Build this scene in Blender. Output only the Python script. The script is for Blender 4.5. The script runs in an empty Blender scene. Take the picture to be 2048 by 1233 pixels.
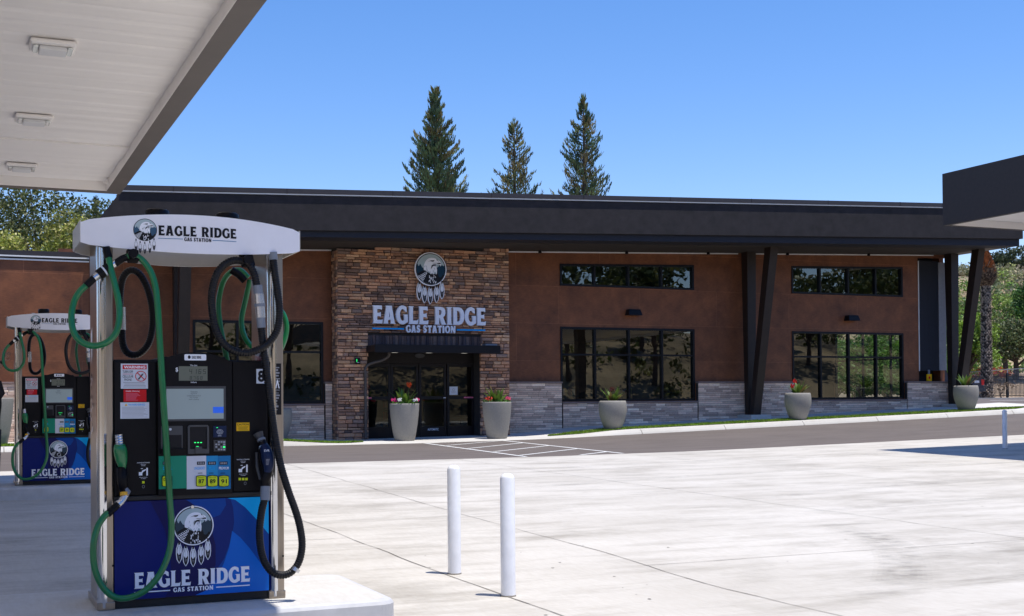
import bpy, bmesh, math, random
from mathutils import Vector, Matrix, noise
from mathutils.geometry import tessellate_polygon
sc = bpy.context.scene
RAD = math.radians
# ------------------------------------------------------------------ camera
F_PX, PITCH, YAW, ROLL, CY, HC = 2507.5, 0.01219, 0.415123, -0.0077481, 773.97, 1.40
_F = Vector((math.sin(YAW)*math.cos(PITCH), math.cos(YAW)*math.cos(PITCH), math.sin(PITCH)))
_R0 = Vector((math.cos(YAW), -math.sin(YAW), 0)); _U0 = _R0.cross(_F)
_R = _R0*math.cos(ROLL)+_U0*math.sin(ROLL); _U = _U0*math.cos(ROLL)-_R0*math.sin(ROLL)
CAM = Vector((0, 0, HC))
cd = bpy.data.cameras.new('camera'); cam = bpy.data.objects.new('camera', cd); sc.collection.objects.link(cam)
cd.sensor_width = 36; cd.lens = 36*F_PX/2048; cd.shift_y = (CY-616.5)/2048
cd.clip_start = .05; cd.clip_end = 3000
M = Matrix((_R, _U, -_F)).transposed().to_4x4(); M.translation = CAM; cam.matrix_world = M
sc.camera = cam
# ------------------------------------------------------------------ sky, sun, exposure
SUN = Vector((.163, -.18, 1)).normalized()
EL = math.asin(SUN.z); AZ = math.atan2(SUN.x, SUN.y)
w = bpy.data.worlds.new('World'); sc.world = w; w.use_nodes = True
nt = w.node_tree; bg = nt.nodes['Background']
sky = nt.nodes.new('ShaderNodeTexSky'); sky.sky_type = 'NISHITA'; sky.sun_disc = False
sky.sun_elevation = EL; sky.sun_rotation = AZ; sky.altitude = 200; sky.air_density = 1.0; sky.dust_density = .25; sky.ozone_density = 3.0
hs = nt.nodes.new('ShaderNodeHueSaturation'); hs.inputs['Saturation'].default_value = 1.28; nt.links.new(sky.outputs[0], hs.inputs['Color']); tm = nt.nodes.new('ShaderNodeMix'); tm.data_type = 'RGBA'; tm.blend_type = 'MULTIPLY'; tm.inputs[0].default_value = 1; tm.inputs[7].default_value = (1, .86, .95, 1); nt.links.new(hs.outputs[0], tm.inputs[6]); nt.links.new(tm.outputs[2], bg.inputs[0]); bg.inputs[1].default_value = .145
sl = bpy.data.lights.new('sun', 'SUN'); sl.energy = 3.9; sl.angle = RAD(.5); sl.color = (1, .95, .87)
so = bpy.data.objects.new('sun', sl); sc.collection.objects.link(so)
so.rotation_euler = SUN.to_track_quat('Z', 'Y').to_euler(); so.location = (0, 0, 30)
sc.view_settings.view_transform = 'Standard'; sc.view_settings.look = 'None'
sc.view_settings.gamma = 1; sc.view_settings.exposure = .50
sc.render.engine = 'CYCLES'
sc.cycles.max_bounces = 8; sc.cycles.diffuse_bounces = 4; sc.cycles.transparent_max_bounces = 12
col = sc.collection

# ------------------------------------------------------------------ helpers
def ray(x, y): return _F+_R*((x-1024)/F_PX)-_U*((y-CY)/F_PX)
def aty(x, y, Y): d = ray(x, y); return CAM+d*(Y/d.y)
def atd(x, y, D): return CAM+ray(x, y)*D
def G(X, Y):
    b = .30
    if X > 12: b += .034*min(X-12, 26)-.02*min(4, X-12)
    return b*min(1.25, max(0, (Y-9)/28))
def gnd(x, y, off=0):
    d = ray(x, y); k = 3
    while k < 200:
        P = CAM+d*k
        if P.z < G(P.x, P.y)+off: return P
        k += .05
    return P

MATS = {}
def mat(name, c, rough=.6, metal=0, spec=.5, var=.12, scale=8, bump=0, bscale=60, stretch=(1, 1, 1), attr=False, coat=0, c2=None, detail=6, trans=0):
    m = bpy.data.materials.new(name); m.use_nodes = True; MATS[name] = m
    n = m.node_tree.nodes; l = m.node_tree.links; p = n['Principled BSDF']
    p.inputs['Roughness'].default_value = rough; p.inputs['Metallic'].default_value = metal
    p.inputs['Specular IOR Level'].default_value = spec
    if coat: p.inputs['Coat Weight'].default_value = coat
    tc = n.new('ShaderNodeTexCoord'); mp = n.new('ShaderNodeMapping'); mp.inputs['Scale'].default_value = stretch
    l.new(tc.outputs['Object'], mp.inputs['Vector'])
    base = None
    if var or c2:
        nz = n.new('ShaderNodeTexNoise'); nz.inputs['Scale'].default_value = scale; nz.inputs['Detail'].default_value = detail; nz.inputs['Roughness'].default_value = .6
        l.new(mp.outputs[0], nz.inputs['Vector'])
        cr = n.new('ShaderNodeValToRGB'); l.new(nz.outputs[0], cr.inputs[0])
        lo = [min(1, x*(1-var)) for x in c]; hi = [min(1, x*(1+var)) for x in (c2 or c)]
        cr.color_ramp.elements[0].position = .3; cr.color_ramp.elements[1].position = .7
        cr.color_ramp.elements[0].color = (*lo, 1); cr.color_ramp.elements[1].color = (*hi, 1)
        base = cr.outputs[0]
    else: p.inputs['Base Color'].default_value = (*c, 1)
    if attr:
        at = n.new('ShaderNodeVertexColor'); at.layer_name = 'tint'
        mx = n.new('ShaderNodeMix'); mx.data_type = 'RGBA'; mx.blend_type = 'MULTIPLY'; mx.inputs[0].default_value = 1
        if base is None:
            mx.inputs[6].default_value = (*c, 1)
        else: l.new(base, mx.inputs[6])
        l.new(at.outputs[0], mx.inputs[7]); base = mx.outputs[2]
    if base is not None: l.new(base, p.inputs['Base Color'])
    if bump:
        bn = n.new('ShaderNodeTexNoise'); bn.inputs['Scale'].default_value = bscale; bn.inputs['Detail'].default_value = 8
        l.new(mp.outputs[0], bn.inputs['Vector'])
        bp = n.new('ShaderNodeBump'); bp.inputs['Strength'].default_value = bump; bp.inputs['Distance'].default_value = .02
        l.new(bn.outputs[0], bp.inputs['Height']); l.new(bp.outputs[0], p.inputs['Normal'])
    if trans:
        out = n['Material Output']; tr = n.new('ShaderNodeBsdfTranslucent'); ms = n.new('ShaderNodeMixShader'); ms.inputs[0].default_value = trans
        if base is not None: l.new(base, tr.inputs[0])
        else: tr.inputs[0].default_value = (*c, 1)
        l.new(p.outputs[0], ms.inputs[1]); l.new(tr.outputs[0], ms.inputs[2]); l.new(ms.outputs[0], out.inputs[0])
    return m
def nodes(m): return m.node_tree.nodes, m.node_tree.links, m.node_tree.nodes['Principled BSDF']

def tag(o, label=None, cat=None, group=None, kind=None):
    if label: o['label'] = label
    if cat: o['category'] = cat
    if group: o['group'] = group
    if kind: o['kind'] = kind
    return o
def empty(name, loc, label, cat, group=None):
    o = bpy.data.objects.new(name, None); col.objects.link(o); o.location = loc; o.empty_display_size = .2
    return tag(o, label, cat, group)
def wloc(o):
    v = Vector(o.location)
    while o.parent: o = o.parent; v += Vector(o.location)
    return v

class MB:
    def __init__(s): s.v = []; s.f = []; s.m = []; s.t = []; s.mats = []; s.tint = (1, 1, 1)
    def mi(s, m):
        if m not in s.mats: s.mats.append(m)
        return s.mats.index(m)
    def add(s, vs, fs, m, T=None):
        b = len(s.v); k = s.mi(m)
        s.v += [tuple(T @ Vector(v)) if T else tuple(v) for v in vs]
        for f in fs: s.f.append(tuple(b+i for i in f)); s.m.append(k); s.t.append(s.tint)
    def box(s, x0, x1, y0, y1, z0, z1, m, T=None):
        s.add([(x0,y0,z0),(x1,y0,z0),(x1,y1,z0),(x0,y1,z0),(x0,y0,z1),(x1,y0,z1),(x1,y1,z1),(x0,y1,z1)],
              [(0,3,2,1),(4,5,6,7),(0,1,5,4),(1,2,6,5),(2,3,7,6),(3,0,4,7)], m, T)
    def hexa(s, b, t, m):      # bottom 4 and top 4 corners, counter-clockwise from above
        s.add(list(b)+list(t), [(0,3,2,1),(4,5,6,7),(0,1,5,4),(1,2,6,5),(2,3,7,6),(3,0,4,7)], m)
    def quad(s, a, b, c, d, m): s.add([a, b, c, d], [(0, 1, 2, 3)], m)
    def bar(s, a, b, wx, wy, m, up=(0, 0, 1)):
        a = Vector(a); b = Vector(b); d = (b-a).normalized(); u = Vector(up)
        if abs(d.dot(u)) > .98: u = Vector((0, 1, 0))
        x = d.cross(u).normalized()*wx/2; y = x.cross(d).normalized()*wy/2
        s.add([a-x-y, a+x-y, a+x+y, a-x+y, b-x-y, b+x-y, b+x+y, b-x+y], [(0,3,2,1),(4,5,6,7),(0,1,5,4),(1,2,6,5),(2,3,7,6),(3,0,4,7)], m)
    def tube(s, pts, r, m, n=12, cap=True):
        pts = [Vector(p) for p in pts]; L = len(pts); rings = []
        d = (pts[1]-pts[0]).normalized(); u = Vector((0, 0, 1)) if abs(d.z) < .9 else Vector((1, 0, 0))
        x = d.cross(u).normalized()
        vs = []
        for i, p in enumerate(pts):
            d = (pts[min(i+1, L-1)]-pts[max(i-1, 0)]).normalized()
            x = (x-d*x.dot(d)).normalized(); y = d.cross(x)
            rr = r(i/(L-1)) if callable(r) else (r[i] if isinstance(r, (list, tuple)) else r)
            for k in range(n):
                a = 2*math.pi*k/n; vs.append(p+x*math.cos(a)*rr+y*math.sin(a)*rr)
        fs = [(i*n+k, i*n+(k+1) % n, (i+1)*n+(k+1) % n, (i+1)*n+k) for i in range(L-1) for k in range(n)]
        if cap: fs += [tuple(range(n))[::-1], tuple((L-1)*n+k for k in range(n))]
        s.add(vs, fs, m)
    def lathe(s, prof, c, m, n=32, ax='z'):
        vs = []
        for r, z in prof:
            for k in range(n):
                a = 2*math.pi*k/n
                vs.append((c[0]+r*math.cos(a), c[1]+r*math.sin(a), c[2]+z) if ax == 'z' else (c[0]+r*math.cos(a), c[1]+z, c[2]+r*math.sin(a)))
        L = len(prof); fs = [(i*n+k, i*n+(k+1) % n, (i+1)*n+(k+1) % n, (i+1)*n+k) for i in range(L-1) for k in range(n)]
        s.add(vs, fs, m)
    def shape(s, loops, m, pl, off=0, th=0):
        """flat outline (with holes) on a plane pl(u, v, w); th = thickness towards the viewer"""
        fl = [p for lp in loops for p in lp]
        tri = tessellate_polygon([[Vector((p[0], p[1], 0)) for p in lp] for lp in loops])
        vs = [pl(p[0], p[1], off+th) for p in fl]; fs = [tuple(t) for t in tri]
        def area(t): a, b, c = (fl[i] for i in t); return (b[0]-a[0])*(c[1]-a[1])-(b[1]-a[1])*(c[0]-a[0])
        fs = [t if area(t) > 0 else t[::-1] for t in fs]
        s.add(vs, fs, m)
        if th:
            for lp in loops:
                n = len(lp); vv = [pl(p[0], p[1], off) for p in lp]+[pl(p[0], p[1], off+th) for p in lp]
                s.add(vv, [(i, (i+1) % n, n+(i+1) % n, n+i) for i in range(n)], m)
    def build(s, name, parent=None, smooth=False, bevel=0, seg=2):
        o0 = wloc(parent) if parent else Vector((0, 0, 0))
        if parent is None and s.v:
            xs = [v[0] for v in s.v]; ys = [v[1] for v in s.v]; zs = [v[2] for v in s.v]
            o0 = Vector(((min(xs)+max(xs))/2, (min(ys)+max(ys))/2, min(zs)))
            if getattr(s, 'keep', False): o0 = Vector((0, 0, 0))
        me = bpy.data.meshes.new(name); me.from_pydata([tuple(Vector(v)-o0) for v in s.v], [], s.f)
        for m in s.mats: me.materials.append(MATS[m])
        me.polygons.foreach_set('material_index', s.m)
        if any(t != (1, 1, 1) for t in s.t):
            ca = me.color_attributes.new('tint', 'FLOAT_COLOR', 'CORNER'); cs = []
            for p, t in zip(me.polygons, s.t): cs += [t[0], t[1], t[2], 1]*p.loop_total
            ca.data.foreach_set('color', cs)
        if smooth: me.polygons.foreach_set('use_smooth', [True]*len(me.polygons))
        me.update()
        o = bpy.data.objects.new(name, me); col.objects.link(o)
        if parent: o.parent = parent
        else: o.location = o0
        if bevel:
            b = o.modifiers.new('bevel', 'BEVEL'); b.width = bevel; b.segments = seg; b.limit_method = 'ANGLE'; b.angle_limit = RAD(40)
        return o
def plane_at(O, U, V):
    O = Vector(O); U = Vector(U); V = Vector(V); N = U.cross(V).normalized()
    return lambda u, v, w=0: O+U*u+V*v+N*w
_tc = {}
def text_tris(body, bold=0):
    k = (body, bold)
    if k not in _tc:
        cu = bpy.data.curves.new('t', 'FONT'); cu.body = body; cu.size = 1; cu.offset = bold; cu.resolution_u = 3
        o = bpy.data.objects.new('t', cu); col.objects.link(o); bpy.context.view_layer.update()
        me = o.to_mesh(); vs = [tuple(v.co) for v in me.vertices]; fs = [tuple(p.vertices) for p in me.polygons]
        o.to_mesh_clear(); bpy.data.objects.remove(o); bpy.data.curves.remove(cu)
        xs = [v[0] for v in vs]; ys = [v[1] for v in vs]
        _tc[k] = ([((v[0]-min(xs))/(max(xs)-min(xs)), (v[1]-min(ys))/(max(ys)-min(ys))) for v in vs], fs)
    return _tc[k]
def text(mb, body, u0, u1, v0, v1, m, pl, off=.001, bold=.0):
    vs, fs = text_tris(body, bold)
    mb.add([pl(u0+(u1-u0)*x, v0+(v1-v0)*y, off) for x, y in vs], fs, m)
def rect(mb, u0, u1, v0, v1, m, pl, off=0, th=0): mb.shape([[(u0, v0), (u1, v0), (u1, v1), (u0, v1)]], m, pl, off, th)
def circ(cx, cy, rx, ry=None, n=40, a0=0, a1=360):
    ry = ry or rx
    k = n if a1-a0 >= 360 else n+1
    return [(cx+rx*math.cos(RAD(a0+(a1-a0)*i/n)), cy+ry*math.sin(RAD(a0+(a1-a0)*i/n))) for i in range(k)]
def spline(P, n=8):
    P = [Vector(p) for p in P]; Q = [P[0]*2-P[1]]+P+[P[-1]*2-P[-2]]; out = []
    for i in range(1, len(Q)-2):
        a, b, c, d = Q[i-1:i+3]
        for k in range(n):
            t = k/n; out.append(.5*((2*b)+(c-a)*t+(2*a-5*b+4*c-d)*t*t+(3*b-a-3*c+d)*t**3))
    out.append(P[-1]); return out
def resample(P, step):
    out = [P[0]]; acc = 0
    for a, b in zip(P[:-1], P[1:]):
        L = (b-a).length; t = step-acc
        while t <= L: out.append(a+(b-a)*(t/L)); t += step
        acc = (acc+L) % step
    out.append(P[-1]); return out
def copy_tree(o, parent=None):
    c = o.copy(); col.objects.link(c)
    if parent: c.parent = parent
    for ch in [x for x in bpy.data.objects if x.parent == o]: copy_tree(ch, c)
    return c
# ------------------------------------------------------------------ materials
mat('white_paint', (.70, .70, .70), .45, var=.04, scale=3)
mat('ceiling_white', (.88, .84, .80), .5, var=.04, scale=1.2, stretch=(.3, 2, 1))
mat('island_paint', (.52, .52, .53), .6, var=.12, scale=5); mat('canopy_brown', (.088, .072, .063), .5, var=.1, scale=3)
mat('right_fascia', (.024, .017, .014), .6, var=.18, scale=14)
mat('charcoal', (.0165, .0135, .0155), .85, var=.42, scale=3.5, bump=.25, bscale=90)
mat('charcoal_trim', (.034, .027, .027), .45, var=.08, scale=3)
mat('drip_white', (.75, .75, .74), .4, var=.03)
mat('dark_recess', (.008, .009, .017), .7, var=.1)
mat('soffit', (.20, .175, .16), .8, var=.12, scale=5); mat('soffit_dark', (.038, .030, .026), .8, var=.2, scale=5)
mat('steel_brown', (.019, .0105, .008), .55, var=.25, scale=6, bump=.1)
mat('frame_black', (.007, .007, .010), .4, spec=.25, var=.05)
mat('alu_dark', (.012, .010, .011), .4, spec=.25, var=.1)
mat('stone_brown', (1.0, .88, .80), .85, var=.22, scale=22, bump=.7, bscale=45, attr=True)
mat('stone_grey', (1.0, .84, .74), .85, var=.15, scale=20, bump=.5, bscale=45, attr=True)
mat('mortar', (.035, .03, .028), .95, var=.2)
mat('cap_stone', (.24, .17, .15), .8, var=.15, scale=9, bump=.2)
mat('planter_stone', (.27, .255, .225), .85, var=.10, scale=26, bump=.18, bscale=120)
mat('soil', (.05, .035, .025), .95, var=.4, scale=30)
mat('turf', (.17, .27, .02), .8, var=.3, scale=30, attr=True)
mat('leaf', (1, 1, 1), .5, var=.12, scale=3, attr=True, trans=.28, spec=.35)
mat('needle', (1, 1, 1), .6, var=.12, scale=3, attr=True, trans=.15, spec=.25)
mat('bark', (.085, .06, .045), .9, var=.3, scale=12, bump=.6, bscale=20)
mat('petal', (1, 1, 1), .5, var=.05, attr=True, trans=.3)
mat('palm_bark', (.6, .6, .6), .9, var=.25, scale=6, attr=True)
mat('bollard_paint', (.80, .81, .84), .32, var=.06, scale=9, coat=.2)
mat('dirt_mark', (.2, .19, .17), .9)
mat('glass_lamp', (.75, .78, .75), .1, var=0)
mat('metal_steel', (.35, .30, .25), .30, metal=.9, var=.06, scale=3, stretch=(60, 60, .5))
mat('chrome', (.62, .63, .66), .13, metal=1, var=.03)
mat('beige_metal', (.44, .37, .30), .42, metal=.35, var=.05, scale=3)
mat('pump_black', (.0055, .0045, .006), .42, spec=.16, var=.15, scale=20, bump=.05, bscale=300)
mat('pump_base_black', (.014, .012, .011), .6, var=.3, scale=12)
mat('pump_gray', (.05, .05, .055), .45, var=.05)
mat('sign_white', (.84, .83, .88), .33, var=.02, coat=.2)
mat('sign_inner', (.50, .47, .43), .5, var=.05)
mat('hose_green', (.003, .155, .042), .30, var=.1, scale=14, coat=.25)
mat('hose_black', (.006, .005, .006), .40, spec=.3, var=.1)
mat('plastic_grey', (.20, .22, .26), .4, var=.06)
mat('silver_part', (.6, .6, .62), .25, metal=.85, var=.05)
mat('green_plastic', (.004, .17, .045), .3, var=.1, scale=20, coat=.4)
mat('yellow_plastic', (.85, .42, .01), .4, var=.05)
for nm, c in dict(ink_black=(.012,.011,.014), ink_white=(.90,.91,.97), ink_red=(.62,.01,.015), ink_teal=(.06,.21,.30), ink_sky=(.42,.52,.55), ink_slate=(.05,.10,.15), tree_blue=(.045,.10,.17), tree_slate=(.035,.06,.085), tree_navy=(.008,.04,.075),
                  navy=(.003,.012,.15), navy_dark=(.007,.007,.085), blue_mid=(.0,.055,.30), blue_deep=(.002,.020,.17), blue_bright=(.0,.14,.60), cyan=(.0,.42,.88),
                  line_blue=(.0,.38,.88), line_steel=(.06,.22,.40), price_green=(.012,.27,.16), price_white=(.66,.66,.72), price_blue=(.02,.27,.55), price_deep=(.012,.18,.42),
                  octane=(.66,.74,.02), caution=(.9,.50,.01), lcd=(.17,.18,.14), lcd_ink=(.02,.02,.025), screen_ink=(.06,.07,.1), grey_ink=(.3,.3,.33), pink=(.75,.18,.28),
                  keys=(.35,.36,.4), nozzle_navy=(.008,.018,.06), paper=(.65,.68,.74)).items():
    mat(nm, c, .42, var=.03, scale=6, spec=.2)
mat('bank_earth', (.34, .25, .17), .95, var=.3, scale=.9)
def emis(name, c, e):
    m = mat(name, c, .3, var=0); _, _, p = nodes(m); p.inputs['Emission Color'].default_value = (*c, 1); p.inputs['Emission Strength'].default_value = e
emis('screen_glow', (.20, .25, .27), .22); emis('screen_blue', (.01, .08, .5), .5); emis('led_green', (.02, .8, .15), 1.0)
emis('downlight', (.9, .85, .75), .7)
mat('truck_paint', (.012, .020, .045), .3, var=.05, coat=.6); mat('tyre', (.015, .015, .016), .8); mat('red_lamp', (.55, .01, .02), .2, coat=.5)
mat('fence_metal', (.018, .018, .02), .5); mat('mesh_grey', (.32, .33, .34), .6); mat('mesh_sheet', (.25, .26, .27), .6, var=0); nodes(MATS['mesh_sheet'])[2].inputs['Alpha'].default_value = .13
mat('skin', (.42, .22, .15), .5, var=.08, scale=20); mat('shirt_black', (.012, .011, .013), .85, var=.2, scale=30); mat('trousers', (.03, .035, .06), .85); mat('hair', (.02, .013, .01), .6)
mat('fabric_dark', (.016, .018, .028), .8, var=.12, stretch=(1, 1, .1), scale=14); mat('scrim_grey', (.33, .33, .36), .8, var=.08)
mat('interior', (.10, .095, .09), .8); mat('interior_floor', (.13, .12, .11), .3)

# glass: mirror-like coated glazing that lets some of the dark interior through
def glass(name, tint, base):
    m = bpy.data.materials.new(name); m.use_nodes = True; MATS[name] = m; n = m.node_tree.nodes; l = m.node_tree.links
    n.remove(n['Principled BSDF']); out = n['Material Output']
    tr = n.new('ShaderNodeBsdfTransparent'); tr.inputs[0].default_value = (*tint, 1)
    gl = n.new('ShaderNodeBsdfGlossy'); gl.inputs['Roughness'].default_value = .0; gl.inputs[0].default_value = (.86, .93, .92, 1)
    tc = n.new('ShaderNodeTexCoord'); nz = n.new('ShaderNodeTexNoise'); nz.inputs['Scale'].default_value = .9; l.new(tc.outputs['Object'], nz.inputs[0])
    bp = n.new('ShaderNodeBump'); bp.inputs['Strength'].default_value = .12; bp.inputs['Distance'].default_value = .012; l.new(nz.outputs[0], bp.inputs['Height']); l.new(bp.outputs[0], gl.inputs['Normal'])
    fr = n.new('ShaderNodeFresnel'); fr.inputs[0].default_value = 1.5
    ma = n.new('ShaderNodeMath'); ma.operation = 'ADD'; ma.inputs[1].default_value = base; l.new(fr.outputs[0], ma.inputs[0])
    ms = n.new('ShaderNodeMixShader'); l.new(ma.outputs[0], ms.inputs[0]); l.new(tr.outputs[0], ms.inputs[1]); l.new(gl.outputs[0], ms.inputs[2]); l.new(ms.outputs[0], out.inputs[0])
glass('glass', (.42, .48, .46), .095)
glass('door_glass', (.34, .38, .38), .03)

# rust coloured metal panels with fine joints
def panel_mat(name, c):
    m = mat(name, c, .55, metal=.0, var=.0, spec=.35); n, l, p = nodes(m)
    tc = n.new('ShaderNodeTexCoord'); sp = n.new('ShaderNodeSeparateXYZ'); cb = n.new('ShaderNodeCombineXYZ')
    l.new(tc.outputs['Object'], sp.inputs[0]); l.new(sp.outputs[0], cb.inputs[0]); l.new(sp.outputs[2], cb.inputs[1])
    br = n.new('ShaderNodeTexBrick'); l.new(cb.outputs[0], br.inputs['Vector'])
    br.inputs['Scale'].default_value = 1; br.inputs['Mortar Size'].default_value = .006; br.inputs['Mortar Smooth'].default_value = .1
    br.inputs['Brick Width'].default_value = 3.05; br.inputs['Row Height'].default_value = 1.22; br.offset = .5
    br.inputs['Color1'].default_value = (*[x*1.08 for x in c], 1); br.inputs['Color2'].default_value = (*[x*.9 for x in c], 1); br.inputs['Mortar'].default_value = (*[min(1, x*1.5+.01) for x in c], 1)
    n1 = n.new('ShaderNodeTexNoise'); n1.inputs['Scale'].default_value = 1.6; n1.inputs['Detail'].default_value = 7; n1.inputs['Roughness'].default_value = .68; l.new(tc.outputs['Object'], n1.inputs[0])
    mp = n.new('ShaderNodeMapping'); mp.inputs['Scale'].default_value = (1.2, 1, 9); l.new(tc.outputs['Object'], mp.inputs[0])
    n2 = n.new('ShaderNodeTexNoise'); n2.inputs['Scale'].default_value = 6; n2.inputs['Detail'].default_value = 6; l.new(mp.outputs[0], n2.inputs[0])
    ad = n.new('ShaderNodeMath'); ad.operation = 'MULTIPLY_ADD'; ad.inputs[1].default_value = .5; l.new(n2.outputs[0], ad.inputs[0]); l.new(n1.outputs[0], ad.inputs[2])
    cr = n.new('ShaderNodeValToRGB'); l.new(ad.outputs[0], cr.inputs[0]); cr.color_ramp.elements[0].position = .5; cr.color_ramp.elements[1].position = .95
    cr.color_ramp.elements[0].color = (.52, .50, .55, 1); cr.color_ramp.elements[1].color = (1.25, 1.2, 1.1, 1)
    mx = n.new('ShaderNodeMix'); mx.data_type = 'RGBA'; mx.blend_type = 'MULTIPLY'; mx.inputs[0].default_value = 1
    l.new(br.outputs[0], mx.inputs[6]); l.new(cr.outputs[0], mx.inputs[7]); l.new(mx.outputs[2], p.inputs['Base Color'])
panel_mat('rust_panel', (.20, .075, .034))

# concrete apron: broom streaks, cloudy patches, grey stains
def concrete(name, c, stain=1.0):
    m = mat(name, c, .8, var=0, spec=.3); n, l, p = nodes(m); tc = n.new('ShaderNodeTexCoord')
    def nz(scale, st, det=6, ro=.6):
        mp = n.new('ShaderNodeMapping'); mp.inputs['Scale'].default_value = st; l.new(tc.outputs['Object'], mp.inputs[0])
        t = n.new('ShaderNodeTexNoise'); t.inputs['Scale'].default_value = scale; t.inputs['Detail'].default_value = det; t.inputs['Roughness'].default_value = ro; l.new(mp.outputs[0], t.inputs[0]); return t.outputs[0]
    def ramp(src, a, b, ca, cb):
        r = n.new('ShaderNodeValToRGB'); l.new(src, r.inputs[0]); r.color_ramp.elements[0].position = a; r.color_ramp.elements[1].position = b
        r.color_ramp.elements[0].color = (ca, ca*.985, ca*.96, 1); r.color_ramp.elements[1].color = (cb, cb, cb, 1); return r.outputs[0]
    def mul(a, b):
        x = n.new('ShaderNodeMix'); x.data_type = 'RGBA'; x.blend_type = 'MULTIPLY'; x.inputs[0].default_value = 1
        l.new(a, x.inputs[6]); l.new(b, x.inputs[7]); return x.outputs[2]
    a = ramp(nz(.45, (1, 1, 1), 8), .3, .7, .86, 1.06)
    b = ramp(nz(1.1, (.45, 1.7, 1), 9, .72), .34, .52, 1-.22*stain, 1.0)
    d = ramp(nz(30, (1, .2, 1), 4), .3, .7, .95, 1.04)
    e = ramp(nz(.28, (1, 1.5, 1), 9, .72), .33, .47, 1-.25*stain, 1.0)
    g = ramp(nz(.8, (.22, 1.1, 1), 9, .70), .30, .42, 1-.32*stain, 1.0)
    r = mul(mul(mul(mul(a, b), d), e), g)
    x = n.new('ShaderNodeMix'); x.data_type = 'RGBA'; x.blend_type = 'MULTIPLY'; x.inputs[0].default_value = 1; x.inputs[6].default_value = (*c, 1)
    l.new(r, x.inputs[7]); l.new(x.outputs[2], p.inputs['Base Color'])
    bp = n.new('ShaderNodeBump'); bp.inputs['Strength'].default_value = .25; bp.inputs['Distance'].default_value = .01; l.new(nz(60, (1, .3, 1)), bp.inputs['Height']); l.new(bp.outputs[0], p.inputs['Normal'])
concrete('concrete', (.54, .515, .472), 1.05); concrete('kerb_concrete', (.56, .545, .51), .5); concrete('walk_concrete', (.60, .59, .57), .4)
mat('asphalt', (.130, .108, .096), .9, var=.17, scale=1.3, bump=.5, bscale=220, stretch=(.5, 1.6, 1), detail=10)
mat('marking_white', (.68, .68, .66), .7, var=.12, scale=9)
mat('joint', (.20, .18, .155), .9, var=.3, scale=3)
mat('earth', (.12, .095, .05), .95, var=.35, scale=.12, c2=(.30, .22, .13), bump=.3, bscale=5)
mat('hill_earth', (.20, .16, .08), .95, var=.35, scale=.06, c2=(.34, .24, .14), detail=12)

# soft edged rubber marks (real dirt lying on the slab)
def rubber():
    m = MATS['dirt_mark']; n, l, p = nodes(m); tc = n.new('ShaderNodeTexCoord')
    nz = n.new('ShaderNodeTexNoise'); nz.inputs['Scale'].default_value = 7; nz.inputs['Detail'].default_value = 8; l.new(tc.outputs['Object'], nz.inputs[0])
    vc = n.new('ShaderNodeVertexColor'); vc.layer_name = 'tint'
    cr = n.new('ShaderNodeValToRGB'); cr.color_ramp.elements[0].position = .30; cr.color_ramp.elements[1].position = .75; l.new(nz.outputs[0], cr.inputs[0])
    mu = n.new('ShaderNodeMath'); mu.operation = 'MULTIPLY'; l.new(cr.outputs[0], mu.inputs[0]); l.new(vc.outputs[0], mu.inputs[1]); l.new(mu.outputs[0], p.inputs['Alpha'])
rubber()

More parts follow.
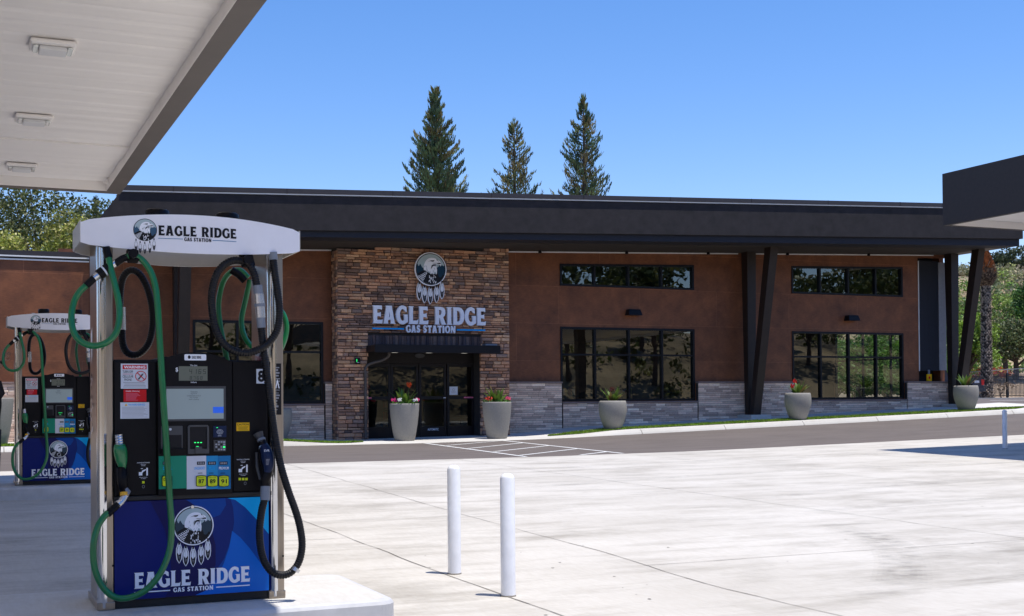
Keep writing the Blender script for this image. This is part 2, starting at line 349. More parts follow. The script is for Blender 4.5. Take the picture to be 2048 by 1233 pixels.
# ------------------------------------------------------------------ lettering and emblem
GL = {
'E': (.62, [[(0,0),(.60,0),(.64,.24),(.56,.20),(.29,.20),(.29,.41),(.46,.41),(.52,.36),(.52,.64),(.46,.59),(.29,.59),(.29,.80),(.52,.80),(.59,.76),(.58,1),(0,1),(.05,.93),(.05,.07)]]),
'A': (.78, [[(0,0),(.34,0),(.29,.07),(.33,.22),(.47,.22),(.50,.07),(.46,0),(.80,0),(.73,.08),(.56,.94),(.57,1),(.15,1),(.20,.93),(.05,.08)], [(.36,.38),(.40,.68),(.44,.38)]]),
'L': (.62, [[(0,0),(.60,0),(.64,.27),(.56,.20),(.29,.20),(.29,.93),(.34,1),(0,1),(.05,.93),(.05,.07)]]),
'R': (.76, [[(0,0),(.34,0),(.29,.07),(.29,.37),(.33,.37),(.47,0),(.79,0),(.71,.08),(.56,.42),(.66,.50),(.71,.62),(.71,.77),(.66,.89),(.56,.97),(.43,1),(0,1),(.05,.93),(.05,.07)], [(.29,.54),(.29,.83),(.38,.83),(.44,.79),(.46,.69),(.44,.58),(.38,.54)]]),
'I': (.35, [[(0,0),(.35,0),(.30,.07),(.30,.93),(.35,1),(0,1),(.05,.93),(.05,.07)]]),
'D': (.76, [[(0,0),(.42,0),(.58,.05),(.71,.18),(.77,.38),(.77,.62),(.71,.82),(.58,.95),(.42,1),(0,1),(.05,.93),(.05,.07)], [(.29,.19),(.29,.81),(.38,.81),(.47,.75),(.52,.62),(.52,.38),(.47,.25),(.38,.19)]]),
'G': (.76, [circ(.42,.5,.42,.53,18,52,305)+[(.76,.10),(.76,.53),(.46,.53),(.53,.46),(.53,.22)]+circ(.43,.5,.18,.33,14,-75,-300)[1:]+[(.55,.72),(.69,.66)]]),
'S': (.60, [[(.03,.06),(.03,.36),(.10,.28),(.22,.20),(.30,.20),(.33,.25),(.28,.33),(.10,.48),(.03,.60),(.02,.76),(.10,.92),(.25,1.02),(.42,1.01),(.53,.96),(.53,.68),(.44,.76),(.34,.81),(.27,.80),(.25,.75),(.30,.68),(.46,.54),(.56,.40),(.57,.24),(.49,.08),(.34,-.02),(.18,-.01)]]),
'T': (.70, [[(.18,0),(.53,0),(.48,.07),(.48,.79),(.58,.79),(.68,.72),(.70,1),(0,1),(.02,.72),(.12,.79),(.23,.79),(.23,.07)]]),
'O': (.84, [circ(.42,.5,.42,.53,24), circ(.42,.5,.18,.32,20)[::-1]]),
'N': (.80, [[(0,0),(.28,0),(.24,.07),(.24,.52),(.54,0),(.76,0),(.76,.93),(.80,1),(.52,1),(.56,.93),(.56,.50),(.27,1),(0,1),(.05,.93),(.05,.07)]]),
}
def word(mb, s, u0, u1, v0, v1, m, pl, off=.001, th=0, gap=.05, sp=.42):
    x = 0; pos = []
    for ch in s:
        if ch == ' ': x += sp; continue
        pos.append((ch, x)); x += GL[ch][0]+gap
    k = (u1-u0)/(x-gap); h = v1-v0
    for ch, x in pos:
        for lp in [[[(u0+(x+p[0])*k, v0+p[1]*h) for p in lp] for lp in GL[ch][1]]]: mb.shape(lp, m, pl, off, th)
random.seed(5)
def emblem(mb, cu, cv, R, pl, w0, e, backing=None, th=0, sky='ink_sky', tree='ink_teal'):
    """round eagle emblem with five hanging feathers; pixel-like drawing units, e = height of one layer"""
    def q(P): return [(cu+(x-435)/362*R, cv+(425-y)/358*R) for x, y in P]
    fe = [(172,730,1085),(290,800,1145),(423,820,1165),(567,790,1132),(690,700,1052)]
    def feather(cx, t, b, g): 
        h = b-t; return [(cx-16-g*.2,t-6),(cx+16+g*.2,t-6),(cx+20+g,t+40),(cx+38+g,t+h*.28),(cx+42+g,t+h*.55),(cx+30+g,t+h*.82),(cx+g*.4,b+g*.4),(cx-g*.4,b+g*.4),(cx-30-g,t+h*.82),(cx-42-g,t+h*.55),(cx-38-g,t+h*.28),(cx-20-g,t+40)]
    if backing:
        for i, F_ in enumerate(fe): mb.shape([q(feather(*F_, 16))], backing, pl, w0+e*.1*i/5, th)
        mb.shape([circ(cu, cv, R*1.0, n=64)], backing, pl, w0+e*.3, th)
    z = w0+e*.6+th
    def L(P, m, k): mb.shape([q(P)], m, pl, z+e*k)
    mb.shape([circ(cu, cv, R*.945, n=64)], 'ink_black', pl, z); mb.shape([circ(cu, cv, R*.895, n=64)], sky, pl, z+e)
    arc = lambda a0, a1, r=.893: [(435+362*r*math.cos(RAD(a)), 425-358*r*math.sin(RAD(a))) for a in [a0+(a1-a0)*i/20 for i in range(21)]]
    L(arc(164, 205)+[(330,520),(330,470),(275,400),(250,400),(235,390),(215,355),(195,320),(183,332),(165,370),(150,360),(140,330),(117,300),(108,318)], tree, 2)
    L(arc(-40, 14)[::1]+[(745,330),(735,352),(722,350),(706,338),(690,330),(672,350),(655,340),(635,325),(618,360),(600,372),(585,385),(560,400),(540,560),(640,640)], tree, 2)
    L(arc(200, 330)+[(735,560),(705,540),(680,580),(650,600),(620,590),(600,520),(575,500),(560,530),(500,520),(420,520),(370,500),(340,470),(300,440),(270,452),(180,500)], 'ink_black', 3)
    L([(275,450),(268,400),(275,350),(290,310),(315,260),(350,220),(400,192),(450,183),(510,188),(550,200),(575,222),(612,235),(645,255),(668,290),(668,325),(652,365),(642,330),(600,318),(540,322),(565,375),(576,440),(570,520),(556,540),(545,490),(525,470),(508,500),(488,545),(465,500),(440,535),(420,525),(400,490),(378,470),(352,495),(330,470)], 'ink_white', 4)
    for P in ([(368,272),(440,240),(520,234),(505,258),(470,268),(425,256)], [(465,296),(570,292),(640,284),(664,292),(655,312),(600,312),(570,300),(500,303)], [(440,385),(455,345),(485,325),(560,318),(538,345),(540,368),(515,350),(480,362),(455,400),(450,430)],
              [(560,205),(578,222),(600,240),(575,240)], [(600,255),(622,262),(610,268)]): L(P, 'ink_black', 5)
    for k in range(22):      # neck feather strokes
        x = random.uniform(285, 540); y = random.uniform(330, 480); L([(x,y),(x+6,y+2),(x-4+random.uniform(-8,8),y+random.uniform(35,60))], 'ink_slate', 5.5)
    for r in range(9):       # speckled wing
        for c in range(9):
            x = 112+c*29+(r % 2)*12; y = 600-c*15+r*21
            if x > 352-(r*12) or (x-435)**2+(y-425)**2 > 338**2: continue
            L([(x,y),(x+18,y-12+random.uniform(-3,3)),(x+24,y-1),(x+8,y+11)], 'ink_white', 4)
    for k in range(26):      # breast feathers
        x = random.uniform(375, 545); y = random.uniform(545, 720)
        if (x-435)**2+(y-425)**2 > 315**2: continue
        L([(x,y),(x+8,y-4),(x+12,y+22),(x+3,y+38),(x-3,y+18)], 'ink_white', 4)
    for cx, t, b in fe:
        h = b-t
        L(feather(cx, t, b, 0), 'ink_black', 1)
        L([(cx-12,t+26),(cx+12,t+26),(cx+16,t+50),(cx+32,t+h*.33),(cx+34,t+h*.48),(cx+22,t+h*.52),(cx+8,t+h*.60),(cx,t+h*.50),(cx-8,t+h*.62),(cx-22,t+h*.53),(cx-34,t+h*.48),(cx-32,t+h*.33),(cx-16,t+50)], 'ink_white', 2)
        L([(cx-2,t+40),(cx+2,t+40),(cx+2,t+h*.7),(cx-2,t+h*.7)], 'ink_black', 3); L([(cx-14,t+h*.66),(cx-5,t+h*.64),(cx-6,t+h*.84)], 'grey_ink', 3); L([(cx+5,t+h*.64),(cx+14,t+h*.66),(cx+6,t+h*.84)], 'grey_ink', 3)
        L([(cx-18,t-34),(cx+14,t-34),(cx+10,t-4),(cx-12,t-4)], 'ink_black', 1)
# ------------------------------------------------------------------ ground
def sheet(name, xs, ys, off, m, zf=G):
    b = MB(); b.keep = True; nx = len(xs)
    vs = [(x, y, zf(x, y)+off) for y in ys for x in xs]
    fs = [(j*nx+i, j*nx+i+1, (j+1)*nx+i+1, (j+1)*nx+i) for j in range(len(ys)-1) for i in range(nx-1)]
    b.add(vs, fs, m); return b.build(name)
def fr(a, b, s): n = max(1, round((b-a)/s)); return [a+(b-a)*i/n for i in range(n+1)]
def hill(X, Y):
    z = 0
    d = max(0, X*.30+Y*.95-112)                              # north: hillside behind the store
    z += min(2.0, max(0, X*.30+Y*.95-85.5)*.16)*min(1, max(0, (X-45)/10))
    a = min(1, max(0, (X-40)/60))                             # higher towards the east
    z += (1-math.exp(-d/70))*(9+17*a)*(1+.22*noise.noise(Vector((X*.02, Y*.02, 3)))) if d > 0 else 0
    d = max(0, -Y-22)                                         # south: dry slope the windows look at
    z += (1-math.exp(-d/22))*(12.0+2.5*noise.noise(Vector((X*.03, Y*.03, 9))))*min(1, max(.25, (190-X)/30)) if d > 0 else 0
    d = max(0, -X-40); z += (1-math.exp(-d/40))*10
    return z+.25*noise.noise(Vector((X*.15, Y*.15, 0)))*min(1, z)
_hz = 0
gx = [-500,-350,-250,-180,-130,-90]+fr(-70, 140, 3.5)+[160,190,230,300,400,500,650]
gy = [-500,-300,-200,-150,-120]+fr(-100, 230, 3.5)+[260,300,350,420,520,700]
tag(sheet('ground', gx, gy, -.06, 'earth', lambda x, y: G(x, y)+hill(x, y)), kind='structure')
_g = bpy.data.objects['ground']
# earth near, dry grass on the slopes
m = MATS['earth']; n, l, p = nodes(m)
tag(sheet('concrete_forecourt', fr(-30, 34, .8), fr(-14, 25.35, .8), 0, 'concrete'), kind='structure')
tag(sheet('asphalt_driveway', fr(-30, 60, 1.5), fr(25.35, 33.3, 1), 0, 'asphalt'), kind='structure')
tag(sheet('east_parking_lot', fr(37.6, 110, 3), fr(33.3, 80, 3), 0, 'asphalt'), kind='structure')
tag(sheet('bare_bank', fr(52, 100, 1.5), fr(60, 88, 1.5), -.055+.05, 'bank_earth', lambda x, y: G(x, y)+hill(x, y)-(.35 if x*.3+y*.95 < 85.2 else 0)), kind='structure')
SW = .13
def slab(name, x0, x1, y0, y1, m, top=SW, st=1.0, yf=None):
    b = MB(); xs = fr(x0, x1, st)
    for a, c in zip(xs[:-1], xs[1:]):
        b.hexa([(a,y0,G(a,y0)-.1),(c,y0,G(c,y0)-.1),(c,y1,G(c,y1)-.1),(a,y1,G(a,y1)-.1)], [(a,y0,G(a,y0)+top),(c,y0,G(c,y0)+top),(c,y1,G(c,y1)+top),(a,y1,G(a,y1)+top)], m)
    return b
SW = .0
# the kerb is about 13 cm high at the right and ramps down flush in front of the doors
def kh(x): return .015 if 9.6 < x < 16.2 else (.13 if x > 18.5 else (.015+.115*(x-16.2)/2.3 if x >= 16.2 else .10*min(1, (9.6-x)/1.5)+.015))
def strip(name, x0, x1, yy0, yy1, m, extra=0.0, st=.6, kind='structure'):
    b = MB(); b.keep = True; xs = fr(x0, x1, st)
    for a, c in zip(xs[:-1], xs[1:]):
        ya0, yc0, ya1, yc1 = yy0(a), yy0(c), yy1(a), yy1(c)
        b.hexa([(a,ya0,G(a,33.3)-.2),(c,yc0,G(c,33.3)-.2),(c,yc1,G(c,yc1)-.2),(a,ya1,G(a,ya1)-.2)],
               [(a,ya0,G(a,ya0)+kh(a)+extra),(c,yc0,G(c,yc0)+kh(c)+extra),(c,yc1,G(c,yc1)+kh(c)+extra),(a,ya1,G(a,ya1)+kh(a)+extra)], m)
    o = b.build(name); tag(o, kind=kind); return o
K = lambda v: (lambda x: v)
b = MB(); b.keep = True
_xs = fr(-20, 37.2, .6)
for a, c in zip(_xs[:-1], _xs[1:]):          # rolled kerb: a sloping face below a flat top
    pr_ = lambda x: [(33.30, G(x,33.3)+.002), (33.33, G(x,33.3)+kh(x)*.35+.003), (33.40, G(x,33.4)+kh(x)*.9+.004), (33.42, G(x,33.42)+kh(x)+.004), (33.48, G(x,33.48)+kh(x)+.004), (33.48, G(x,33.3)-.1)]
    for (p0, p1), (q0, q1) in zip(zip(pr_(a)[:-1], pr_(a)[1:]), zip(pr_(c)[:-1], pr_(c)[1:])): b.quad((a,*p0), (c,*q0), (c,*q1), (a,*p1), 'kerb_concrete')
tag(b.build('kerb', smooth=False), kind='structure')
strip('sidewalk', -20, 37.4, K(33.48), K(37.4), 'walk_concrete')
bj = MB(); bj.keep = True                               # kerb joints
for x in fr(-2, 37, 3.0):
    if 9.6 < x < 16.2: continue
    bj.hexa([(x-.01,33.292,G(x,33.3)-.02),(x+.01,33.292,G(x,33.3)-.02),(x+.01,33.485,G(x,33.3)-.02),(x-.01,33.485,G(x,33.3)-.02)],[(x-.01,33.292,G(x,33.3)+.008),(x+.01,33.292,G(x,33.3)+.008),(x+.01,33.41,G(x,33.3)+kh(x)+.01),(x-.01,33.41,G(x,33.3)+kh(x)+.01)],'joint')
tag(bj.build('kerb_joints'), kind='structure')
# narrow turf strips
def turf(name, x0, x1, lab):
    def y0(x): t = min(1, (x-x0)/.9, (x1-x)/.9); return 33.9+.0*t+.42*(1-max(0, t))
    def y1(x): t = min(1, (x-x0)/.9, (x1-x)/.9); return 34.75-.42*(1-max(0, t))
    b = MB(); b.keep = True; b.tint = (.8, .8, .8)
    xs = fr(x0, x1, .3)
    for a, c in zip(xs[:-1], xs[1:]):
        h = kh(a)+.012; b.quad((a,y0(a),G(a,y0(a))+kh(a)+.015),(c,y0(c),G(c,y0(c))+kh(c)+.015),(c,y1(c),G(c,y1(c))+kh(c)+.015),(a,y1(a),G(a,y1(a))+kh(a)+.015), 'turf')
    for k in range(int((x1-x0)*900)):
        x = random.uniform(x0, x1); lo, hi = y0(x), y1(x)
        if hi-lo < .02: continue
        y = random.uniform(lo, hi); z = G(x, y)+kh(x)+.01; a = random.uniform(0, 6.28); s = .018; t = random.uniform(.6, 1.35); b.tint = (t*random.uniform(.8, 1.2), t, t*.8)
        b.add([(x-s*math.cos(a), y-s*math.sin(a), z), (x+s*math.cos(a), y+s*math.sin(a), z), (x+random.uniform(-.02,.02), y+random.uniform(-.02,.02), z+random.uniform(.03,.06))], [(0,1,2)], 'turf')
    tag(b.build(name), lab, None, None, 'stuff')
turf('turf_strip', 16.3, 35.6, 'long narrow strip of bright green turf along the right kerb'); turf('turf_strip', -6, 10.5, 'short strip of green turf left of the store doors')
# crosshatched walk marking
b = MB(); b.keep = True
def line(p, q, w=.10):
    p = Vector((*p, 0)); q = Vector((*q, 0)); d = (q-p).normalized(); s = Vector((-d.y, d.x, 0))*w/2; N = 14
    for i in range(N):
        a = p.lerp(q, i/N); c = p.lerp(q, (i+1)/N); P = [a-s, c-s, c+s, a+s]
        b.quad(*[(v.x, v.y, G(v.x, v.y)+.005) for v in P], 'marking_white')
line((11.95, 33.25), (11.55, 25.45)); line((14.35, 33.25), (14.0, 25.45))
for i, (p, q) in enumerate([((12.0,31.6),(14.3,33.2)),((11.85,29.7),(14.25,31.6)),((11.8,27.9),(14.2,29.8)),((11.7,26.1),(14.15,28.0)),((12.9,25.45),(14.05,26.3)),((11.9,33.1),(12.4,33.25))]): line(p, q)
tag(b.build('hatch_marking'), kind='structure')
b = MB(); b.keep = True
for y0 in (42, 45, 48, 51, 54): line((41.5, y0), (47.5, y0), .14)
line((47.5, 36), (47.5, 60), .14)
tag(b.build('parking_lines'), kind='structure')
# control joints in the concrete
b = MB(); b.keep = True
def crack(pts, w, wob=.03):
    P = [Vector((*p, 0)) for p in pts]; Q = resample(P, .35)
    Q = [v+Vector((wob*noise.noise(v*1.3), wob*noise.noise(v*1.3+Vector((9, 0, 0))), 0)) for v in Q]
    for a, c in zip(Q[:-1], Q[1:]):
        d = (c-a); 
        if d.length < 1e-5: continue
        d.normalize(); s = Vector((-d.y, d.x, 0))*w/2; k = random.uniform(.6, 1.3)
        b.quad(*[(v.x, v.y, G(v.x, v.y)+.004) for v in (a-s*k, c-s*k, c+s*k, a+s*k)], 'joint')
crack([(3.6, -4), (3.61, 25.3)], .009); crack([(5.2, 4), (5.2, 8), (5.4, 10), (5.52, 14), (6.1, 25.3)], .009)
crack([(3.6, 15.6), (16, 15.6), (34, 15.6)], .008); crack([(5.3, 9.3), (30, 9.3)], .008); crack([(3.6, 21.5), (34, 21.5)], .009); crack([(-20, 12.3), (3.6, 12.3)], .01)
for x in (9.6, 13.8, 18, 22.2, 26.4): crack([(x, 0), (x+.2, 25.3)], .009)
tag(b.build('pavement_joints'), kind='structure')
# rubber marks of turning vehicles
b = MB(); b.keep = True
def skid(P, w, dark, bars=True):
    Q = resample(spline([Vector((*p, 0)) for p in P], 10), .05); L = len(Q)
    for i in range(L-1):
        a, c = Q[i], Q[i+1]; d = c-a
        if d.length < 1e-5: continue
        d.normalize(); s = Vector((-d.y, d.x, 0)); e = min(1, i/34, (L-1-i)/34)*(.75+.5*noise.noise(Vector((i*.06, w, dark))))
        for j in range(12):
            u0 = -w/2+w*j/12; u1 = u0+w/12
            k = dark*e*(1-abs((j-5.5)/6.4)**2)*(.72+.28*math.sin(i*1.25+.35*j) if bars else 1); b.tint = (k, k, k)
            b.quad(*[(v.x, v.y, G(v.x, v.y)+.003) for v in (a+s*u0, c+s*u0, c+s*u1, a+s*u1)], 'dirt_mark')
skid([(5.55,6.7),(6.2,7.2),(6.95,8.0),(7.7,8.9),(8.25,9.75),(8.6,10.6),(8.8,11.6)], .46, .50)
skid([(4.2,6.9),(5.3,7.8),(6.4,9.2),(7.1,10.6)], .3, .10)
skid([(6.8,6.2),(8.3,7.2),(9.8,8.8),(11,11)], .35, .14)
skid([(9,14),(13,15.2),(18,15.5),(22,15)], .4, .28); skid([(7,17),(11,18.4),(16,18.8),(20,18)], .4, .26); skid([(6,20),(10,20.8),(15,20.6)], .4, .22); skid([(8,12),(11,12.8),(14.5,12.9)], .4, .25)
skid([(9,21.5),(15,22.2),(21,21.5)], .5, .22)
for k in range(34):          # drips and small spots
    x, y = (random.uniform(1.5, 20), random.uniform(6, 24)) if k > 22 else (random.uniform(3.2, 9), random.uniform(6.5, 11)); r_ = random.uniform(.006, .017); t = random.uniform(.5, 1.0)
    b.tint = (t, t, t); P = [(x+r_*random.uniform(.6, 1.2)*math.cos(a), y+r_*random.uniform(.6, 1.2)*math.sin(a)) for a in [i*.785 for i in range(8)]]
    b.add([(u, v, G(u, v)+.0035) for u, v in P], [tuple(range(8))], 'joint')
tag(b.build('tyre_marks'), kind='structure')

# ------------------------------------------------------------------ pump islands
def island(dy, dz, lab):
    b = MB(); x0, x1, y0, y1 = -9, 2.56, 7.62, 9.0; y0 += dy; y1 += dy; r = .22
    out = []; r = .13
    for cx, cy, a0 in ((x1-r, y0+r, -90), (x1-r, y1-r, 0)): out += circ(cx, cy, r, r, 8, a0, a0+90)
    out += [(x0, y1), (x0, y0)]
    def ins(d): 
        c = ((x0+x1)/2, (y0+y1)/2); res = []
        for x, y in out: res.append((x-d*(1 if x > c[0] else -1), y-d*(1 if y > c[1] else -1)))
        return res
    zb = G(1.5, 8.3+dy)-.03; zt = .15+dz
    lv = [(0, zb), (0, zt-.03), (.012, zt-.01), (.035, zt), (.05, zt)]; n = len(out)
    vs = []
    for d, z in lv: vs += [(x, y, z) for x, y in ins(d)]
    b.add(vs[:], [(k*n+i, k*n+(i+1) % n, (k+1)*n+(i+1) % n, (k+1)*n+i) for k in range(4) for i in range(n)], 'island_paint')
    b.add([(x, y, zt) for x, y in ins(.05)], [tuple(range(n))], 'walk_concrete')
    return tag(b.build('pump_island'), lab, 'pump island', 'raised pump islands')
island(0, 0, 'white edged concrete island under the nearest fuel dispenser'); island(10.9, .13, 'concrete island under the farther fuel dispenser')

# ------------------------------------------------------------------ canopies
def canopy(x0, x1, y0, y1, zb, h, lab, side, lights, fm, strip_, posts, flip=1):
    r = empty('fuel_canopy', ((x0+x1)/2, (y0+y1)/2, G(x0, y0)), lab, 'canopy', 'canopies over the fuel islands')
    t = strip_
    b = MB(); zt = zb+h; zc = zb+.15
    b.box(x0, x1, y0, y0+t, zb, zt, fm); b.box(x0, x1, y1-t, y1, zb, zt, fm); b.box(x0, x0+t, y0+t, y1-t, zb, zt, fm); b.box(x1-t, x1, y0+t, y1-t, zb, zt, fm); b.build('fascia', r)
    b = MB(); l_ = .008; b.box(x0+t+.002, x1-t-.002, y1-t-l_, y1-t-.002, zb+.004, zc+.05, 'ceiling_white'); b.box(x0+t+.002, x1-t-.002, y0+t+.002, y0+t+l_, zb+.004, zc+.05, 'ceiling_white'); b.box(x1-t-l_, x1-t-.002, y0+t+l_, y1-t-l_, zb+.004, zc+.05, 'ceiling_white'); b.box(x0+t+.002, x0+t+l_, y0+t+l_, y1-t-l_, zb+.004, zc+.05, 'ceiling_white'); b.build('fascia_lining', r)
    b = MB(); y = y0+t; pitch = .406
    b.box(x0+t, x1-t, y0+t, y1-t, zc+.06, zt-.15, 'ceiling_white')
    while y < y1-t-.01:                                     # interlocking deck pans with a shallow fold between
        e = min(y+pitch, y1-t); h1 = zc+random.uniform(.003, .012); h2 = zc+.012+random.uniform(0, .010); yb_ = y+(e-y)*random.choice((.45, .6, .7)); ze = zc+.014
        P = [(y, ze), (y+.05*(e-y), h1+.003), (y+.12*(e-y), h1), (yb_, h1+.001), (yb_+.25*(e-y), h2), (e, ze)]
        for (ya, za), (yc, zc_) in zip(P[:-1], P[1:]): b.quad((x0+t,ya,za),(x0+t,yc,zc_),(x1-t,yc,zc_),(x1-t,ya,za),'ceiling_white')
        y += pitch
    b.build('ceiling_deck', r)
    if side:
        b = MB(); b.box(x0+t, x1-t, y1-3.55, y1-2.62, zc-.022, zc+.02, 'ceiling_white'); b.build('cross_beam', r)
        b = MB(); b.box(x1-t-.05, x1-t-.002, y1-.75, y1-.70, zc-.10, zc-.002, 'ceiling_white'); b.box(x1-t-.10, x1-t-.05, y1-.75, y1-.70, zc-.09, zc-.05, 'ceiling_white'); b.build('bracket', r)
    for lx, ly in lights:
        b = MB(); z = zc-.004; b.box(lx-.235, lx+.235, ly-.22, ly+.22, z-.05, z, 'ceiling_white'); o = b.build('ceiling_light', r, bevel=.03, seg=3)
        b = MB(); b.box(lx-.14, lx+.14, ly-.13, ly+.13, z-.10, z-.052, 'white_paint'); b.box(lx-.2, lx-.145, ly-.14, ly+.14, z-.08, z-.052, 'glass_lamp'); b.box(lx+.145, lx+.2, ly-.14, ly+.14, z-.08, z-.052, 'glass_lamp'); b.build('lens', o, bevel=.015)
    for px_, py_ in posts:
        b = MB(); b.box(px_-.22, px_+.22, py_-.22, py_+.22, G(px_, py_)-.05, zc, 'canopy_brown'); b.build('post', r, bevel=.01)
    return r
canopy(-26, 2.6, 4.4, 23.0, 5.12, 1.17, 'large fuel canopy overhead at the left with a pale ribbed ceiling', True, [(.92, 6.8), (.92, 10.5), (.92, 14.2), (.92, 17.9), (.92, 21.55), (-5, 10.5), (-5, 17.9)], 'canopy_brown', .25, [(-5.2, 8.3), (-5.2, 19.2), (-18, 8.3), (-18, 19.2)])  # unseen left part stretched far out to block light from under the canopy
canopy(20.3, 38, -8, 21.9, 5.30, 1.17, 'dark brown fuel canopy cut off at the right edge', False, [(24, 14)], 'right_fascia', .12, [(30, 0), (30, 15)])
# ------------------------------------------------------------------ store building
S = empty('gas_station_store', (18, 43, .3), 'long store with rust coloured panel walls, stone entrance and black overhanging roof', 'store')
def soff(x): return 5.90+.0335*(x-5)
def ftop(x): return 7.08+.040*(x-4)
def fbot(x): return 6.10+.0365*(x-6)
YW = 37.0; XL, XR = 3.35, 34.5
def wallcols(b, breaks, z0, z1, holes, y0, y1, m):
    """wall of columns between the x breaks; holes = (x0, x1, zlo, zhi) with zhi a number or function"""
    for a, c in zip(breaks[:-1], breaks[1:]):
        mid = (a+c)/2; hs = sorted([h for h in holes if h[0] <= mid <= h[1]], key=lambda h: h[2])
        ev = lambda z, x: z(x) if callable(z) else z
        lo = z0
        for h in hs+[None]:
            hi = h[2] if h else z1
            b.hexa([(a,y0,ev(lo,a)),(c,y0,ev(lo,c)),(c,y1,ev(lo,c)),(a,y1,ev(lo,a))], [(a,y0,ev(hi,a)),(c,y0,ev(hi,c)),(c,y1,ev(hi,c)),(a,y1,ev(hi,a))], m)
            if h: lo = h[3]
cz = lambda x: 5.93+.0285*(x-18.05)
W = [(6.2, 10.07), (18.05, 23.19), (27.27, 32.31)]
holes = [(a, c, 1.41, 3.86) for a, c in W]+[(a, c, 5.21, cz) for a, c in W[1:]]+[(33.05, 34.5, 2.05, lambda x: soff(x)-.12)]
holes.append((11.1, 15.1, -1, 3.3))
br = sorted({XL, 10.4, 15.9, 33.05, 34.5, 11.1, 15.1}|{v for h in W for v in h})
b = MB(); wallcols(b, br, -.5, lambda x: soff(x)+.1, holes, YW, YW+.22, 'rust_panel'); b.build('panel_wall', S)
b = MB(); b.box(5, 34, YW-.02, YW+.0, 0, 0, 'drip_white')
b = MB()
for a, c in ((3.4, 10.38), (15.9, 25.0), (25.4, 33.8)): b.hexa([(a,YW-.03,soff(a)-.05),(c,YW-.03,soff(c)-.05),(c,YW-.002,soff(c)-.05),(a,YW-.002,soff(a)-.05)], [(a,YW-.03,soff(a)-.012),(c,YW-.03,soff(c)-.012),(c,YW-.002,soff(c)-.012),(a,YW-.002,soff(a)-.012)], 'drip_white'); b.build('wall_top_trim', S); b = MB()

# back and side walls, floor and ceiling of the sales room
b = MB(); b.box(XL, XR, 49, 49.2, -.3, 7.2, 'rust_panel'); b.box(XL, XL+.2, YW+.22, 49, -.3, 5.40, 'rust_panel')
b.box(XR-.2, XR, YW+.22, 38.4, -.3, 6.8, 'rust_panel'); b.box(XR-.2, XR, 43.6, 49, -.3, 6.8, 'rust_panel'); b.box(XR-.2, XR, 38.4, 43.6, -.3, 1.5, 'rust_panel'); b.box(XR-.2, XR, 38.4, 43.6, 4.2, 6.8, 'rust_panel'); b.build('side_walls', S)
b = MB(); b.box(XL+.2, XR-.2, YW+.22, 49, .2, .32, 'interior_floor'); b.build('shop_floor', S)
b = MB(); b.box(XL+.2, 10.9, YW+.35, 48.9, 5.0, 5.1, 'interior'); b.box(15.6, XR-.25, YW+.35, 48.9, 5.0, 5.1, 'interior'); b.box(10.9, 15.6, YW+.35, 48.9, 5.0, 5.1, 'interior'); b.build('shop_ceiling', S)
f = MB(); 
for y in (38.4, 40.1, 41.8, 43.54): f.box(XR-.14, XR-.05, y, y+.06, 1.5, 4.2, 'frame_black')
f.box(XR-.13, XR-.06, 38.4, 43.6, 3.0, 3.06, 'frame_black'); fo = f.build('side_window', S)
# roof: fascia, recessed band, soffit, cap and white drip line
YF = 34.0; YB = 50.6; RX = 35.25; LX = 3.05
def rake(x0, f): return x0
b = MB()       # charcoal fascia with a raked left end
b.hexa([(3.15,YF,fbot(3.15)),(RX,YF,fbot(RX)),(RX,YF+1.0,fbot(RX)),(3.15,YF+1.0,fbot(3.15))], [(3.85,YF,ftop(3.85)-.11),(RX,YF,ftop(RX)-.11),(RX,YF+1.0,ftop(RX)-.11),(3.85,YF+1.0,ftop(3.85)-.11)], 'charcoal'); b.build('fascia', S)
b = MB()       # band below, slightly recessed
b.hexa([(3.3,YF+.10,soff(3.3)),(RX-.08,YF+.10,soff(RX)),(RX-.08,YF+.9,soff(RX)),(3.3,YF+.9,soff(3.3))], [(3.3,YF+.10,fbot(3.3)-.003),(RX-.08,YF+.10,fbot(RX)-.003),(RX-.08,YF+.9,fbot(RX)-.003),(3.3,YF+.9,fbot(3.3)-.003)], 'dark_recess'); b.build('fascia_band', S)
b = MB()
b.hexa([(3.85,YF-.05,ftop(4.05)-.075),(RX+.03,YF-.05,ftop(RX)-.075),(RX+.03,YF+1.05,ftop(RX)-.075),(3.85,YF+1.05,ftop(4.05)-.075)], [(3.93,YF-.05,ftop(4.15)+.06),(RX+.03,YF-.05,ftop(RX)+.06),(RX+.03,YF+1.05,ftop(RX)+.06),(3.93,YF+1.05,ftop(4.15)+.06)], 'charcoal_trim'); b.build('roof_cap', S)
b = MB()
for i in range(11):
    x = 5.2+i*3.05; b.hexa([(x-.012,YF-.056,ftop(x)-.074),(x+.012,YF-.056,ftop(x)-.074),(x+.012,YF+.2,ftop(x)-.074),(x-.012,YF+.2,ftop(x)-.074)], [(x-.012,YF-.056,ftop(x)+.066),(x+.012,YF-.056,ftop(x)+.066),(x+.012,YF+.2,ftop(x)+.066),(x-.012,YF+.2,ftop(x)+.066)], 'charcoal')
    b.build('cap_seam', S); b = MB()
b = MB()
b.hexa([(3.85,YF-.03,ftop(4.05)-.107),(RX+.02,YF-.03,ftop(RX)-.107),(RX+.02,YF+.2,ftop(RX)-.107),(3.85,YF+.2,ftop(4.05)-.107)], [(3.85,YF-.03,ftop(4.05)-.078),(RX+.02,YF-.03,ftop(RX)-.078),(RX+.02,YF+.2,ftop(RX)-.078),(3.85,YF+.2,ftop(4.05)-.078)], 'drip_white'); b.build('drip_edge', S)
b = MB()       # soffit slab and roof deck
